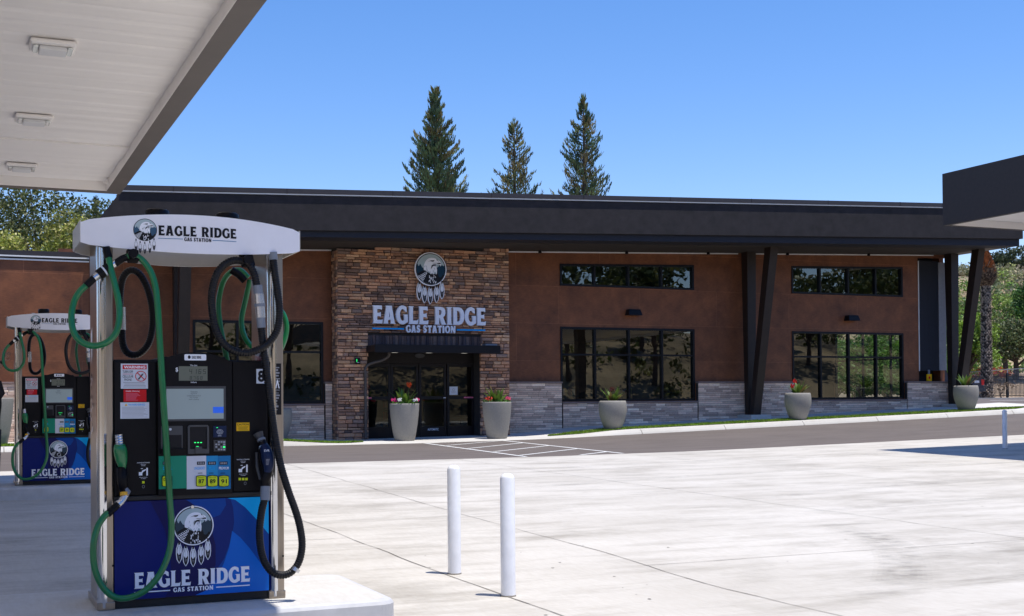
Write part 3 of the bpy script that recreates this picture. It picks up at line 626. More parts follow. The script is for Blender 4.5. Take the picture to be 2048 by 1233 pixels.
b.hexa([(3.35,YF+.9,soff(3.35)),(RX-.08,YF+.9,soff(RX)),(RX-.08,YB,soff(RX)),(3.35,YB,soff(3.35))], [(3.35,YF+.9,soff(3.35)+.2),(RX-.08,YF+.9,soff(RX)+.2),(RX-.08,YB,soff(RX)+.2),(3.35,YB,soff(3.35)+.2)], 'soffit')
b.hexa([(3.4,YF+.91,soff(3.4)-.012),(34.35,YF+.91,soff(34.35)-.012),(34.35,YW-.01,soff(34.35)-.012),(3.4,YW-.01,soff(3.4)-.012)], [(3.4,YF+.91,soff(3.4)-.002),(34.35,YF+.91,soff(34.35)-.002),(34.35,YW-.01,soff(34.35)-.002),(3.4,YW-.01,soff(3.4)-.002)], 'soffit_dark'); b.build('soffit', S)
b = MB(); 
for x in (17.2, 20.4, 23.6, 26.9, 30.5): b = MB(); b.lathe([(.0,-.09),(.06,-.09),(.05,0)], (x, 36.7, soff(x)-.013), 'frame_black', 12); b.build('soffit_lamp', S)

# stone courses: separate stones with their own tone, jutting out unevenly
PB = [(.36,.19,.115),(.41,.235,.145),(.27,.155,.105),(.21,.125,.09),(.15,.095,.075),(.46,.28,.17),(.34,.195,.125),(.24,.155,.12),(.43,.285,.19),(.12,.08,.066),(.36,.205,.13),(.18,.13,.11)]
PG = [(.47,.375,.325),(.51,.42,.37),(.41,.325,.285),(.56,.465,.41),(.37,.29,.255),(.60,.52,.46)]
def stones(b, x0, x1, z0, z1, y, pal, m, hmin, hmax, wmin, wmax, jut, holes=(), gap=.012, zt=None, mort='mortar', Yax=None):
    z = z0
    while z < z1-.01:
        h = min(random.uniform(hmin, hmax), z1-z)
        if z1-z-h < hmin*.5: h = z1-z
        x = x0+random.uniform(-wmin*.5, 0)
        while x < x1-.01:
            wd = random.uniform(wmin, wmax)*random.choice((.7, 1, 1, 1.3)); a = max(x, x0-random.uniform(0, .03)*(jut > .02)); c = min(x+wd, x1+random.uniform(0, .03)*(jut > .02)) ; x += wd
            if x1-x < wmin*.4: c = x1; x = x1+1
            seg = [(a, c)]
            for hx0, hx1, hz0, hz1 in holes:
                if z+h > hz0+.02 and z < hz1-.02: seg = [(p, q) for s0, s1 in seg for p, q in ((s0, min(s1, hx0)), (max(s0, hx1), s1)) if q-p > .04]
            for a, c in seg:
                if zt and z+h > zt((a+c)/2): continue
                j = random.uniform(0, jut); t = random.choice(pal); k = random.uniform(.75, 1.2); b.tint = tuple(v*k*1.65 for v in t)
                g = gap/2; dz = random.uniform(-.006, .006)*(jut > .02)
                r1, r2, r3, r4 = (random.uniform(0, .25)*g for _ in range(4)); e = min(.012, h*.15)
                A = [(a+g, z+g+dz), (c-g, z+g), (c-g, z+h-g+dz), (a+g, z+h-g)]
                B = [(a+g+e, z+g+e), (c-g-e, z+g+e), (c-g-e, z+h-g-e), (a+g+e, z+h-g-e)]
                vs = [(p[0], y+.02, p[1]) for p in A]+[(p[0], y-j*.5-.012, p[1]) for p in A]+[(p[0], y-j-.02, p[1]) for p in B]
                b.add(vs, [(8,9,10,11)]+[(i, (i+1) % 4, 4+(i+1) % 4, 4+i) for i in range(4)]+[(4+i, 4+(i+1) % 4, 8+(i+1) % 4, 8+i) for i in range(4)], m)
        z += h
YS = 36.35; DX0, DX1, DZ = 11.28, 14.92, 3.10
b = MB(); b.tint = (1, 1, 1)
b.hexa([(10.34,YS+.02,-.3),(DX0,YS+.02,-.3),(DX0,YW-.004,-.3),(10.34,YW-.004,-.3)], [(10.34,YS+.02,soff(10.3)+.1),(DX0,YS+.02,soff(11.3)+.1),(DX0,YW-.004,soff(11.3)+.1),(10.34,YW-.004,soff(10.3)+.1)], 'mortar')
b.hexa([(DX1,YS+.02,-.3),(15.93,YS+.02,-.3),(15.93,YW-.004,-.3),(DX1,YW-.004,-.3)], [(DX1,YS+.02,soff(14.9)+.1),(15.93,YS+.02,soff(15.9)+.1),(15.93,YW-.004,soff(15.9)+.1),(DX1,YW-.004,soff(14.9)+.1)], 'mortar')
b.hexa([(DX0,YS+.02,DZ),(DX1,YS+.02,DZ),(DX1,YW-.004,DZ),(DX0,YW-.004,DZ)], [(DX0,YS+.02,soff(11.3)+.1),(DX1,YS+.02,soff(14.9)+.1),(DX1,YW-.004,soff(14.9)+.1),(DX0,YW-.004,soff(11.3)+.1)], 'mortar')
stones(b, 10.34, 15.93, .27, 6.35, YS, PB, 'stone_brown', .055, .125, .15, .42, .06, [(DX0, DX1, -1, DZ+.36)], .012, lambda x: soff(x)+.02)
# left return of the block (seen edge on) and soldier course over the door
for i in range(58):
    z = .3+i*.098; 
    if z > soff(10.3): break
    t = random.choice(PB); b.tint = tuple(v*1.6 for v in t); y = YS-.02
    while y < YW-.1: c = y+random.uniform(.14, .3); b.box(10.34-random.uniform(.015,.05), 10.345, y+.006, min(c, YW-.16)-.006, z+.005, z+.092, 'stone_brown'); y = c; t = random.choice(PB); b.tint = tuple(v*1.6 for v in t)
x = DX0-.10
while x < DX1+.08:
    wd = random.uniform(.055, .11); t = random.choice([(.17,.11,.10),(.115,.085,.09),(.22,.15,.13),(.13,.10,.11),(.09,.065,.07),(.26,.18,.155)]); b.tint = tuple(v*.85 for v in t)
    j = random.uniform(.02, .06); b.box(x+.005, min(x+wd, DX1+.10)-.005, YS-j, YS+.02, DZ+.0, DZ+.35+random.uniform(-.01,.01), 'stone_brown'); x += wd
b.build('stone_entrance', S)
# ledgestone base with cap; the sill line drops below the windows
def base_piece(name, segs, y, parent, zb=lambda x: .1):
    for a, c, top in segs:
        b = MB(); c_ = MB()
        b.tint = (1, 1, 1); b.hexa([(a,y+.02,-.3),(c,y+.02,-.3),(c,y+.14,-.3),(a,y+.14,-.3)], [(a,y+.02,top),(c,y+.02,top),(c,y+.14,top),(a,y+.14,top)], 'mortar')
        stones(b, a, c, .15, top, y, PG, 'stone_grey', .055, .085, .22, .60, .012, (), .006)
        c_.box(a-.02, c+.02, y-.06, y+.15, top+.002, top+.055, 'cap_stone')
        b.build(name, parent); c_.build('stone_cap', parent, bevel=.006)
YL = 36.84
segs = [(3.36, 6.16, 2.0), (6.2, 10.05, 1.34), (10.09, 10.30, 2.0), (15.98, 18.01, 2.0), (18.05, 23.19, 1.34), (23.23, 27.23, 2.0), (27.27, 32.31, 1.34), (32.35, 34.5, 2.0)]
base_piece('stone_base', segs, YL, S)
# windows: frame, sash bars and panes
def window(x0, x1, zlo, zhi, cols, trans, name='window'):
    ev = lambda z, x: z(x) if callable(z) else z
    f = MB(); t = .07; y0, y1 = YW-.03, YW+.14
    f.box(x0+t, x1-t, y0, y1, zlo, zlo+t, 'frame_black')
    f.hexa([(x0+t,y0,ev(zhi,x0)-t),(x1-t,y0,ev(zhi,x1)-t),(x1-t,y1,ev(zhi,x1)-t),(x0+t,y1,ev(zhi,x0)-t)], [(x0+t,y0,ev(zhi,x0)),(x1-t,y0,ev(zhi,x1)),(x1-t,y1,ev(zhi,x1)),(x0+t,y1,ev(zhi,x0))], 'frame_black')
    for a, c in ((x0, x0+t), (x1-t, x1)): f.hexa([(a,y0,zlo),(c,y0,zlo),(c,y1,zlo),(a,y1,zlo)], [(a,y0,ev(zhi,a)),(c,y0,ev(zhi,c)),(c,y1,ev(zhi,c)),(a,y1,ev(zhi,a))], 'frame_black')
    o = f.build(name, S)
    for i in range(1, cols): s = MB(); x = x0+(x1-x0)*i/cols; s.box(x-.035, x+.035, y0+.01, y1-.02, zlo+t, ev(zhi, x)-t, 'frame_black'); s.build('glazing_bar', o)
    if trans: s = MB(); s.box(x0+t, x1-t, y0+.013, y1-.03, trans-.03, trans+.03, 'frame_black'); s.build('glazing_bar', o)
    g = MB(); g.quad((x0+t, YW+.06, zlo+t), (x1-t, YW+.06, zlo+t), (x1-t, YW+.06, ev(zhi, x1)-t), (x0+t, YW+.06, ev(zhi, x0)-t), 'glass'); g.build('pane', o)
window(*W[0], 1.41, 3.86, 3, 2.95); window(*W[1], 1.41, 3.86, 4, 2.95); window(*W[2], 1.41, 3.86, 4, 2.95)
window(*W[1], 5.21, cz, 4, None); window(*W[2], 5.21, cz, 4, None)
# entrance doors, set back in the stone opening
YD = 36.86
b = MB(); zd = .30
b.box(DX0, DX1, YD-.02, YD+.12, 2.62, 3.10, 'alu_dark'); o = b.build('door_header', S)
b = MB(); b.shape([circ(13.1, 2.86, .16, .07, 20)], 'pump_gray', plane_at((0, YD-.03, 0), (1,0,0), (0,0,1)), 0, .03); b.build('door_sensor', o)
leaf = [(DX0, 12.16), (12.18, 13.08), (13.10, 14.0), (14.02, DX1)]
for i, (a, c) in enumerate(leaf):
    b = MB(); yy = YD+(.0 if i in (0, 3) else .03); st = .075
    b.box(a, a+st, yy, yy+.06, zd, 2.615, 'alu_dark'); b.box(c-st, c, yy, yy+.06, zd, 2.615, 'alu_dark'); b.box(a+st, c-st, yy, yy+.06, 2.52, 2.615, 'alu_dark'); b.box(a+st, c-st, yy, yy+.06, zd, .66, 'alu_dark')
    b.box(a+st, c-st, yy-.003, yy+.05, 1.50, 1.60, 'alu_dark')
    d = b.build('sliding_door' if i in (1, 2) else 'side_light', S)
    g = MB(); g.quad((a+st, yy+.03, .66), (c-st, yy+.03, .66), (c-st, yy+.03, 2.52), (a+st, yy+.03, 2.52), 'door_glass'); g.build('pane', d)
    pl = plane_at((0, yy-.006, 0), (1,0,0), (0,0,1))
    if i in (0, 3):
        g = MB(); u0, u1 = (a+.02, a+.26) if i == 0 else (c-.34, c-.02); rect(g, u0, u1, 1.535, 1.575, 'pink', pl, 0, .002); g.build('safety_strip', d)
    if i == 2:
        g = MB(); text(g, 'AUTOMATIC', (a+c)/2-.18, (a+c)/2+.18, .53, .60, 'ink_white', pl, .002, .02); g.build('lettering', d)
        g = MB(); rect(g, c-.10, c-.02, 1.54, 1.56, 'ink_white', pl, 0, .002); g.build('latch', d)
    if i == 3:
        g = MB(); pl2 = plane_at((0, yy+.02, 0), (1,0,0), (0,0,1)); rect(g, a+.08, a+.36, 1.64, 1.90, 'paper', pl2, 0, .002)
        g.shape([circ(a+.22, 1.80, .04, .04, 16), circ(a+.22, 1.80, .03, .03, 16)[::-1]], 'grey_ink', pl2, .004)
        for z in (1.75, 1.73, 1.71, 1.69): rect(g, a+.13+random.uniform(0,.02), a+.31-random.uniform(0,.03), z, z+.006, 'grey_ink', pl2, .004)
        g.build('paper_notice', d)
b = MB(); b.box(DX0, DX1, YD-.1, YD+.2, zd-.05, zd-.002, 'alu_dark'); b.build('threshold', S)
# flat metal awning over the doors, its lamps, gutter box and downspout
b = MB(); b.box(DX0-.06, DX1-.0, 35.55, YS-.002, 2.93, 3.13, 'frame_black'); b.box(DX0-.06, DX1+.33, 35.45, 35.55, 2.90, 3.14, 'frame_black'); aw = b.build('awning', S, bevel=.006)
b = MB(); b.box(DX1-.1, DX1+.28, 35.6, 35.9, 3.141, 3.20, 'plastic_grey'); b.build('roof_box', aw)
for x in (12.0, 13.1, 14.25): b = MB(); b.lathe([(0,-.012),(.10,-.012),(.11,0)], (x, 35.95, 2.928), 'downlight', 16); b.build('downlight', aw)
b = MB(); b.tube(spline([(11.75,35.75,2.93),(11.74,35.77,2.80),(11.60,35.95,2.68),(11.30,36.2,2.58),(11.17,36.24,2.45),(11.16,36.24,2.2),(11.16,36.24,1.0),(11.16,36.24,.42),(11.14,36.18,.34)], 6), .042, 'canopy_brown', 10); b.build('downspout', S, smooth=True)
b = MB(); pl = plane_at((0, YS-.10, 0), (1,0,0), (0,0,1)); rect(b, 10.84, 11.0, 2.58, 2.76, 'frame_black', pl, 0, .03); b.build('key_box', S)
b = MB(); rect(b, 10.88, 10.90, 2.64, 2.72, 'led_green', pl, .034); rect(b, 10.89, 10.97, 2.615, 2.625, 'ink_white', pl, .034); b.build('key_box_mark', bpy.data.objects['key_box'])
# wall lamps
for x, z in ((20.73, 4.38), (29.84, 4.37)):
    b = MB(); b.hexa([(x-.26,YW-.30,z-.10),(x+.26,YW-.30,z-.10),(x+.26,YW-.002,z-.10),(x-.26,YW-.002,z-.10)], [(x-.21,YW-.24,z+.10),(x+.21,YW-.24,z+.10),(x+.21,YW-.002,z+.10),(x-.21,YW-.002,z+.10)], 'frame_black'); b.build('wall_lamp', S, bevel=.008)
# V shaped timber-like steel columns: one leg up to the wall, one out to the roof edge
for xc in (5.75, 25.18, 34.33):
    b = MB(); zg = G(xc, 36.1); w_ = .155
    zt = soff(xc)-.014
    b.hexa([(xc-w_,36.22,zg+.06),(xc+w_,36.22,zg+.06),(xc+w_,36.47,zg+.06),(xc-w_,36.47,zg+.06)], [(xc-w_-.05,35.0,zt),(xc+w_-.05,35.0,zt),(xc+w_-.05,35.36,zt),(xc-w_-.05,35.36,zt)], 'steel_brown'); b.build('column_leg', S, bevel=.008)
    b = MB(); b.hexa([(xc-w_,36.475,zg+.06),(xc+w_,36.475,zg+.06),(xc+w_,36.68,zg+.06),(xc-w_,36.68,zg+.06)], [(xc-w_,36.45,zt),(xc+w_+.05,36.45,zt),(xc+w_+.05,36.82,zt),(xc-w_,36.82,zt)], 'steel_brown'); b.build('column_leg', S, bevel=.008)
    b = MB(); b.box(xc-.40, xc+.42, 35.95, 36.80, zg-.1, zg+kh(xc)+.12, 'kerb_concrete'); b.build('column_footing', S, bevel=.01)
# open corner bay closed by a dark blind and a grey screen
b = MB(); b.box(33.05, XR-.21, YW+.6, YW+.64, 1.9, 6.8, 'dark_recess'); b.build('bay_back', S)
b = MB(); b.box(33.12, 34.06, YW+.03, YW+.05, 2.46, 6.62, 'fabric_dark'); b.build('roller_blind', S)
b = MB(); b.box(34.07, 34.42, YW+.02, YW+.04, 2.48, 6.58, 'scrim_grey'); b.build('screen_panel', S)
b = MB(); b.box(33.06, 33.10, YW-.01, YW+.02, 2.45, 6.6, 'white_paint'); b.build('blind_track', S)
pl = plane_at((0, YW+.02, 0), (1,0,0), (0,0,1))
b = MB(); rect(b, 33.42, 33.64, 2.07, 2.33, 'caution', pl, 0, .05); rect(b, 33.49, 33.57, 2.33, 2.5, 'plastic_grey', pl, 0, .04); b.shape([circ(33.53, 2.2, .05, .05, 12)], 'ink_red', pl, .054); tag(b.build('yellow_switch_box'), 'small yellow box on the low stone wall below the dark blind', 'box')
# sign on the stone: emblem plate and lettering
pl = plane_at((0, YS-.20, 0), (1,0,0), (0,0,1))
b = MB(); emblem(b, 13.215, 5.49, .515, pl, 0, .004, 'ink_white', .06, tree='tree_navy'); tag(b.build('emblem_sign'), 'round eagle emblem with five feathers on the stone entrance wall', 'sign')
L = empty('store_sign', (13.2, YS-.14, 3.6), 'white slab letters EAGLE RIDGE GAS STATION above the store doors', 'sign')
def sgn(name, fn): b = MB(); fn(b); return b.build(name, L)
pl = plane_at((0, YS-.10, 0), (1,0,0), (0,0,1))
X0, X1, Z0, Z1 = 11.38, 15.06, 3.80, 4.345
x = 0; adv = []
for ch in 'EAGLE RIDGE':
    if ch == ' ': x += .38; continue
    adv.append((ch, x)); x += GL[ch][0]+.045
k = (X1-X0)/(x-.045)
for ch, x in adv: sgn('letter', lambda b: b.shape([[(X0+(x+p[0])*k, Z0+p[1]*(Z1-Z0)) for p in lp] for lp in GL[ch][1]], 'ink_white', pl, 0, .09))
U0, U1 = 12.44, 14.06; x = 0; adv = []
for ch in 'GAS STATION':
    if ch == ' ': x += .38; continue
    adv.append((ch, x)); x += GL[ch][0]+.07
k = (U1-U0)/(x-.07)
for ch, x in adv: sgn('small_letter', lambda b: b.shape([[(U0+(x+p[0])*k, 3.545+p[1]*.225) for p in lp] for lp in GL[ch][1]], 'ink_white', pl, 0, .06))
sgn('blue_bar', lambda b: rect(b, 11.38, 12.38, 3.628, 3.675, 'line_blue', pl, 0, .05)); sgn('blue_bar', lambda b: rect(b, 14.11, 15.06, 3.628, 3.675, 'line_blue', pl, 0, .05))
# shelves and counters glimpsed through the glass
for x in (8.0, 11.6, 13.7, 17.5, 20.2, 22.6, 26.2, 28.2):
    r = empty('store_shelf', (x, 42.0, .32), 'dim stocked shelf unit inside the store behind the glass', 'shelf', 'shelf units inside the store')
    b = MB(); b.box(x-.4, x+.4, 41, 44.5, .32, .45, 'pump_gray'); b.box(x-.03, x+.03, 41, 44.5, .45, 1.75, 'pump_gray')
    for z in (.8, 1.2, 1.6): b.box(x-.38, x+.38, 41, 44.5, z, z+.03, 'pump_gray')
    b.build('rack', r)
    b = MB(); b.tint = (.5, .5, .5)
    for z in (.48, .84, 1.24, 1.64):
        xx = x-.36
        while xx < x+.33:
            wd = random.uniform(.06, .14); b.tint = tuple(random.choice([(.5,.06,.05),(.6,.5,.1),(.1,.2,.5),(.5,.5,.5),(.1,.35,.12),(.55,.3,.1)])); b.box(xx, xx+wd-.01, 41.02, 41.3, z, z+random.uniform(.16,.28), 'petal'); xx += wd
    b.build('goods', r)
# low wing at the left, in the sun
A = empty('side_wing', (-6, 43, .2), 'lower flat roofed wing with orange brown panel wall at the left edge', 'building')
b = MB(); b.box(-22, 3.34, YW, YW+.25, -.4, 5.44, 'rust_panel'); b.box(2.75, 2.95, YW+.25, 46, -.4, 5.44, 'rust_panel'); b.box(-22, 2.75, 46, 46.2, -.4, 5.44, 'rust_panel'); b.build('panel_wall', A)
base_piece('stone_base', [(-4, 3.32, 2.0)], YL, A)
b = MB(); b.box(-22, 3.34, YW-.05, YW-.01, 5.52, 5.68, 'charcoal_trim'); b.box(-22, 3.1, YW-.01, 46.2, 5.47, 5.60, 'charcoal_trim'); b.build('roof_cap', A)
b = MB(); b.box(-22, 3.34, YW-.065, YW-.052, 5.50, 5.54, 'drip_white'); b.box(-22, 3.34, YW-.04, YW-.012, 5.41, 5.45, 'drip_white'); b.build('drip_edge', A)
# ------------------------------------------------------------------ fuel dispenser
def dispenser():
    r = empty('fuel_dispenser', (1.34, 8.3, .15), 'nearest fuel dispenser, with green and black hoses and a large number 8', 'fuel dispenser', 'fuel dispensers')
    YP = 8.0; X0, X1 = .862, 1.815
    A = lambda x, y, Y=YP: aty(x, y, Y)
    fp = lambda d: plane_at((0, YP-d, 0), (1,0,0), (0,0,1))
    uv = lambda x, y, Y=YP: (lambda p: (p.x, p.z))(aty(x, y, Y))
    def B(name, fn, parent=r, **k): b = MB(); fn(b); return b.build(name, parent, **k)
    # upright side posts with a chrome corner
    def post(x0, x1):
        o = B('side_post', lambda b: b.box(x0+.012, x1, YP-.0, YP+.56, .16, 2.46, 'metal_steel'), bevel=.012, seg=3)
        def corner(b):
            pts = [(x0+.012, YP+.09)]+[(x0+.04-.04*math.cos(RAD(t)), YP+.035-.045*math.sin(RAD(t))) for t in range(0, 91, 10)]+[(x0+.055, YP-.004)]
            for (ax, ay), (cx, cy) in zip(pts[:-1], pts[1:]): b.quad((ax, ay, .165), (cx, cy, .165), (cx, cy, 2.455), (ax, ay, 2.455), 'chrome')
        B('corner_trim', corner, o, smooth=True)
        B('post_foot', lambda b: b.box(x0-.004, x1+.004, YP-.008, YP+.57, .152, .20, 'metal_steel'), o, bevel=.004)
        B('screw', lambda b: b.lathe([(0,-.004),(.006,-.004),(.007,0)], (x0+.09, YP-.001, .42), 'pump_black', 10, 'y'), o)
        return o
    p0 = post(.765, .862); p1 = post(1.815, 1.915)
    def side_art(b):  # dark feather graphics on the outer side of the left post
        pl = plane_at((.7755, 0, 0), (0,-1,0), (0,0,1)); c = -8.42
        b.shape([[(c+.10*math.sin(math.pi*t/12)*(1 if t <= 12 else -1), 1.93-.30*(t if t <= 12 else 24-t)/12) for t in range(25)][:24]], 'tree_navy', pl, .001)
        b.shape([[(c-.05,1.86),(c+.06,1.90),(c+.05,1.72),(c+.0,1.66),(c-.02,1.76)]], 'ink_white', pl, .002)
        rr = random.Random(3)
        for k in range(26):
            u, v = c-.10+rr.uniform(0, .18), 1.20+rr.uniform(0, .40); b.shape([[(u,v),(u+.03,v+.008),(u+.035,v+.03),(u+.008,v+.024)]], 'ink_black' if k % 2 else 'ink_white', pl, .001+.0002*k)
    B('side_graphic', side_art, p0)
    def lbl(b):     # faded marks on the inner face of the right post
        pl = plane_at((1.825, 0, 0), (0,-1,0), (0,0,1))
        rect(b, -8.32, -8.16, 1.92, 1.935+.03, 'caution', pl, .002); 
        for k in range(9): rect(b, -8.30, -8.24, 1.86-.03*k, 1.88-.03*k, 'grey_ink', pl, .002)
        rect(b, -8.42, -8.14, 1.66, 1.78, 'paper', pl, .002); text(b, 'DANGER', -8.40, -8.16, 1.68, 1.72, 'ink_red', pl, .003)
        rect(b, -8.42, -8.14, 1.45, 1.62, 'paper', pl, .002)
    B('post_label', lbl, p1)
    def strip(b):   # black and white safety strip on the front of the right post
        pl = fp(.006); rect(b, 1.845, 1.898, 1.33, 1.66, 'ink_black', pl, 0)
        for k in range(16):
            z = 1.36+k*.018; rect(b, 1.850+.004*random.random(), 1.870+.02*random.random(), z, z+random.uniform(.004, .012), 'grey_ink', pl, .001)
        b.shape([[(1.858,1.50),(1.873,1.56),(1.887,1.50),(1.880,1.50),(1.873,1.535),(1.865,1.50)]], 'ink_white', pl, .0015)
    B('safety_strip', strip, p1)
    # base and the blue lower door
    B('base', lambda b: b.box(X0, X1, YP+.02, YP+.60, .152, .80, 'pump_base_black'))
    def door(b):
        pl = fp(.004); Z0, Z1 = .205, .808
        b.box(X0+.002, X1-.002, YP-.002, YP+.02, Z0, Z1, 'navy')
        q = lambda P: [uv(x, y) for x, y in P]
        cl = lambda P: [(min(max(u, X0+.004), X1-.004), min(max(v, Z0+.002), Z1-.002)) for u, v in P]
        def lens(P, m, e): b.shape([cl(q(P))], m, pl, e)
        lens([(300,998),(372,998),(400,1018),(420,1050),(431,1090),(431,1130),(420,1165),(404,1196),(330,1206),(345,1165),(340,1110),(330,1060)], 'navy_dark', .0005)
        lens([(372,996),(400,1018),(420,1050),(431,1090),(431,1130),(420,1165),(404,1196),(545,1184),(540,985)], 'blue_deep', .001)
        lens([(372,996),(400,1018),(414,1040),(440,1030),(452,1010),(450,990)], 'blue_mid', .0012)
        lens([(404,1196),(420,1165),(428,1146),(448,1118),(462,1080),(468,1045),(466,1015),(460,990),(545,985),(545,1186)], 'blue_mid', .0015)
        lens([(390,1197),(410,1182),(432,1160),(448,1125),(458,1095),(464,1062),(480,1075),(500,1098),(516,1120),(545,1150),(545,1186)], 'blue_bright', .002)
        lens([(454,985),(470,1000),(490,1015),(506,1032),(522,1050),(545,1068),(545,980)], 'cyan', .0025)
    B('lower_door', door)
    def logo(b):
        pl = fp(.004); cu, cv = uv(387, 1051.5); emblem(b, cu, cv, .1235, pl, .0032, .0006, 'ink_white', tree='tree_slate')
        u0, _ = uv(268, 1163); u1, _ = uv(499, 1150); v0 = uv(268, 1178)[1]; v1 = uv(268, 1146)[1]
        word(b, 'EAGLE RIDGE', u0, u1, v0, v1, 'ink_white', pl, .005, gap=.045)
        w0, w1 = uv(346, 1180)[0], uv(426, 1170)[0]; z0 = uv(346, 1184.5)[1]; z1 = uv(346, 1175.8)[1]
        word(b, 'GAS STATION', w0, w1, z0, z1, 'ink_white', pl, .005, gap=.07)
        zl = (z0+z1)/2; rect(b, u0, w0-.018, zl-.004, zl+.003, 'ink_white', pl, .005); rect(b, w1+.018, u1, zl-.004, zl+.003, 'ink_white', pl, .005)
    lg = B('lower_logo', logo)
    B('door_lock', lambda b: b.lathe([(0,-.012),(.010,-.012),(.012,0)], (uv(384,1014)[0], YP-.006, uv(384,1014)[1]), 'silver_part', 14, 'y'))
    # electronics cabinet
    B('cabinet', lambda b: (b.box(X0, X1, YP+.012, YP+.60, .812, 1.68, 'pump_black')), bevel=.01)
    cx0, cx1 = uv(315, 850)[0], uv(463, 850)[0]; cm = (cx0+cx1)/2
    def con(b):    # arched centre console standing slightly proud
        top = [(cx1-(cx1-cx0)*i/14, 1.665+.062*math.sin(math.pi*i/14)**.8) for i in range(15)]
        b.shape([[(cx0, .835), (cx1, .835)]+top], 'pump_black', fp(-.012), 0, .035)
        b.box(cx0+.03, cx1-.03, YP+.013, YP+.5, 1.66, 1.70, 'pump_black')
    B('console', con, bevel=.008)
    for a, c in ((X0+.006, cx0-.006), (cx1+.006, X1-.006)): B('side_panel', lambda b: b.box(a, c, YP-.004, YP+.012, .842, 1.672, 'pump_black'), bevel=.006)
    cf = fp(.0235)
    def R4(b, x0, y0, x1, y1, m, e=0, pl=cf, th=0):
        u0, v0 = uv(x0, y1); u1, v1 = uv(x1, y0); rect(b, u0, u1, v0, v1, m, pl, e, th); return u0, u1, v0, v1
    def T(b, s, x0, y0, x1, y1, m, e=.001, pl=cf, bold=0):
        u0, v0 = uv(x0, y1); u1, v1 = uv(x1, y0); text(b, s, u0, u1, v0, v1, m, pl, e, bold)
    def badge(b):
        u0, v0 = uv(367.5, 721.5); u1, v1 = uv(411, 709.5)
        b.shape([circ(u0+.008,v0+.008,.008,.008,6,180,270)+circ(u1-.008,v0+.008,.008,.008,6,270,360)+circ(u1-.008,v1-.008,.008,.008,6,0,90)+circ(u0+.008,v1-.008,.008,.008,6,90,180)], 'ink_white', cf, 0, .002)
        word(b, 'EAGLE RIDGE', uv(382, 715)[0], uv(401, 715)[0], uv(380, 718)[1], uv(380, 712.5)[1], 'ink_black', cf, .003); b.shape([circ(uv(377, 715)[0], uv(377, 715)[1], .009, .011, 14)], 'ink_black', cf, .003)
    B('brand_badge', badge)
    # digits
    SEG = {'0':'abcdef','1':'bc','4':'fgbc','5':'afgcd','6':'afgcde','7':'abc','8':'abcdefg','9':'abcdfg'}
    def digit(b, ch, u, v, w, h, m, pl, e):
        t = w*.2; sl = .12*w
        S_ = dict(a=(0,h-t,w,h), d=(0,0,w,t), g=(0,h/2-t/2,w,h/2+t/2), f=(0,h/2,t,h), b=(w-t,h/2,w,h), e=(0,0,t,h/2), c=(w-t,0,w,h/2))
        for k in SEG[ch]: a0, b0, a1, b1 = S_[k]; g = t*.12; b.shape([[(u+a0+g+sl*b0/h, v+b0+g), (u+a1-g+sl*b0/h, v+b0+g), (u+a1-g+sl*b1/h, v+b1-g), (u+a0+g+sl*b1/h, v+b1-g)]], m, pl, e)
    def lcd(b):
        R4(b, 356.5, 733.5, 413.5, 762, 'lcd', .0008)
        for i, ch in enumerate('4165'): u, v = uv(377+i*9.2, 748.5); digit(b, ch, u, v, .0165, .030, 'lcd_ink', cf, .002)
        for i, ch in enumerate('8768'): u, v = uv(378+i*7.0, 760); digit(b, ch, u, v, .013, .022, 'lcd_ink', cf, .002)
        u, v = uv(384.5, 760); rect(b, u, u+.003, v, v+.003, 'lcd_ink', cf, .002)
        T(b, '$', 350, 735.5, 355, 745, 'ink_white', bold=.01); T(b, 'This Sale', 379, 730, 393, 733, 'ink_white'); T(b, 'Gallons', 380, 763.5, 392, 766.5, 'ink_white')
    B('price_display', lcd)
    def scr(b):
        R4(b, 327, 773, 450, 843, 'pump_gray', .0005); R4(b, 332, 778, 445.5, 839, 'screen_glow', .001); R4(b, 424.5, 814, 445.5, 826.5, 'screen_blue', .0016)
        for k, (s, a) in enumerate((('Welcome', 7), ('Payment', 6), ('Credit/Debit card or', 14), ('Pay inside', 8), ('before fueling', 10))): T(b, s, 386.5-a, 782.5+3.9*k, 386.5+a, 785.6+3.9*k, 'screen_ink', .0016)
    B('touch_screen', scr)
    def rdr(b):
        u0, v0 = uv(374, 908); u1, v1 = uv(416, 850); b.shape([[(u0,v0),(u1,v0),(u1,v1-.01),(u1-.01,v1),(u0+.01,v1),(u0,v1-.01)], [(u0+.012,v0+.03),(u0+.012,v1-.012),(u1-.012,v1-.012),(u1-.012,v0+.03)]], 'pump_gray', cf, 0, .012)
        R4(b, 378, 854, 412, 896, 'ink_black', .002)
        u, v = uv(395, 900); b.box(u-.02, u+.02, YP-.05, YP-.024, v-.02, v+.02, 'pump_gray')
        for x in (387, 393, 399): R4(b, x, 884.5, x+3.4, 886.3, 'led_green', .003)
        R4(b, 391, 892.5, 396, 894.5, 'led_green', .003)
    B('card_reader', rdr)
    def rec(b):
        R4(b, 321, 852, 364, 907, 'pump_gray', .0008); R4(b, 324, 870, 362, 900, 'ink_black', .0012); R4(b, 321, 897, 366, 908, 'pump_black', 0, th=.02)
        u, v = uv(339.5, 859); b.shape([circ(u, v, .008, .008, 14)], 'paper', cf, .002); 
    B('receipt_slot', rec)
    def tap(b):
        R4(b, 425, 852, 451, 875, 'nozzle_navy', 0, th=.006); u, v = uv(438, 864)
        for k in range(3): b.shape([circ(u, v, .008+.006*k, .006+.005*k, 14), circ(u, v, .0065+.006*k, .0045+.005*k, 14)[::-1]], 'paper', cf, .0075)
        R4(b, 434, 871.5, 441, 872.5, 'paper', .0075); R4(b, 431, 855, 434, 856, 'led_green', .0075)
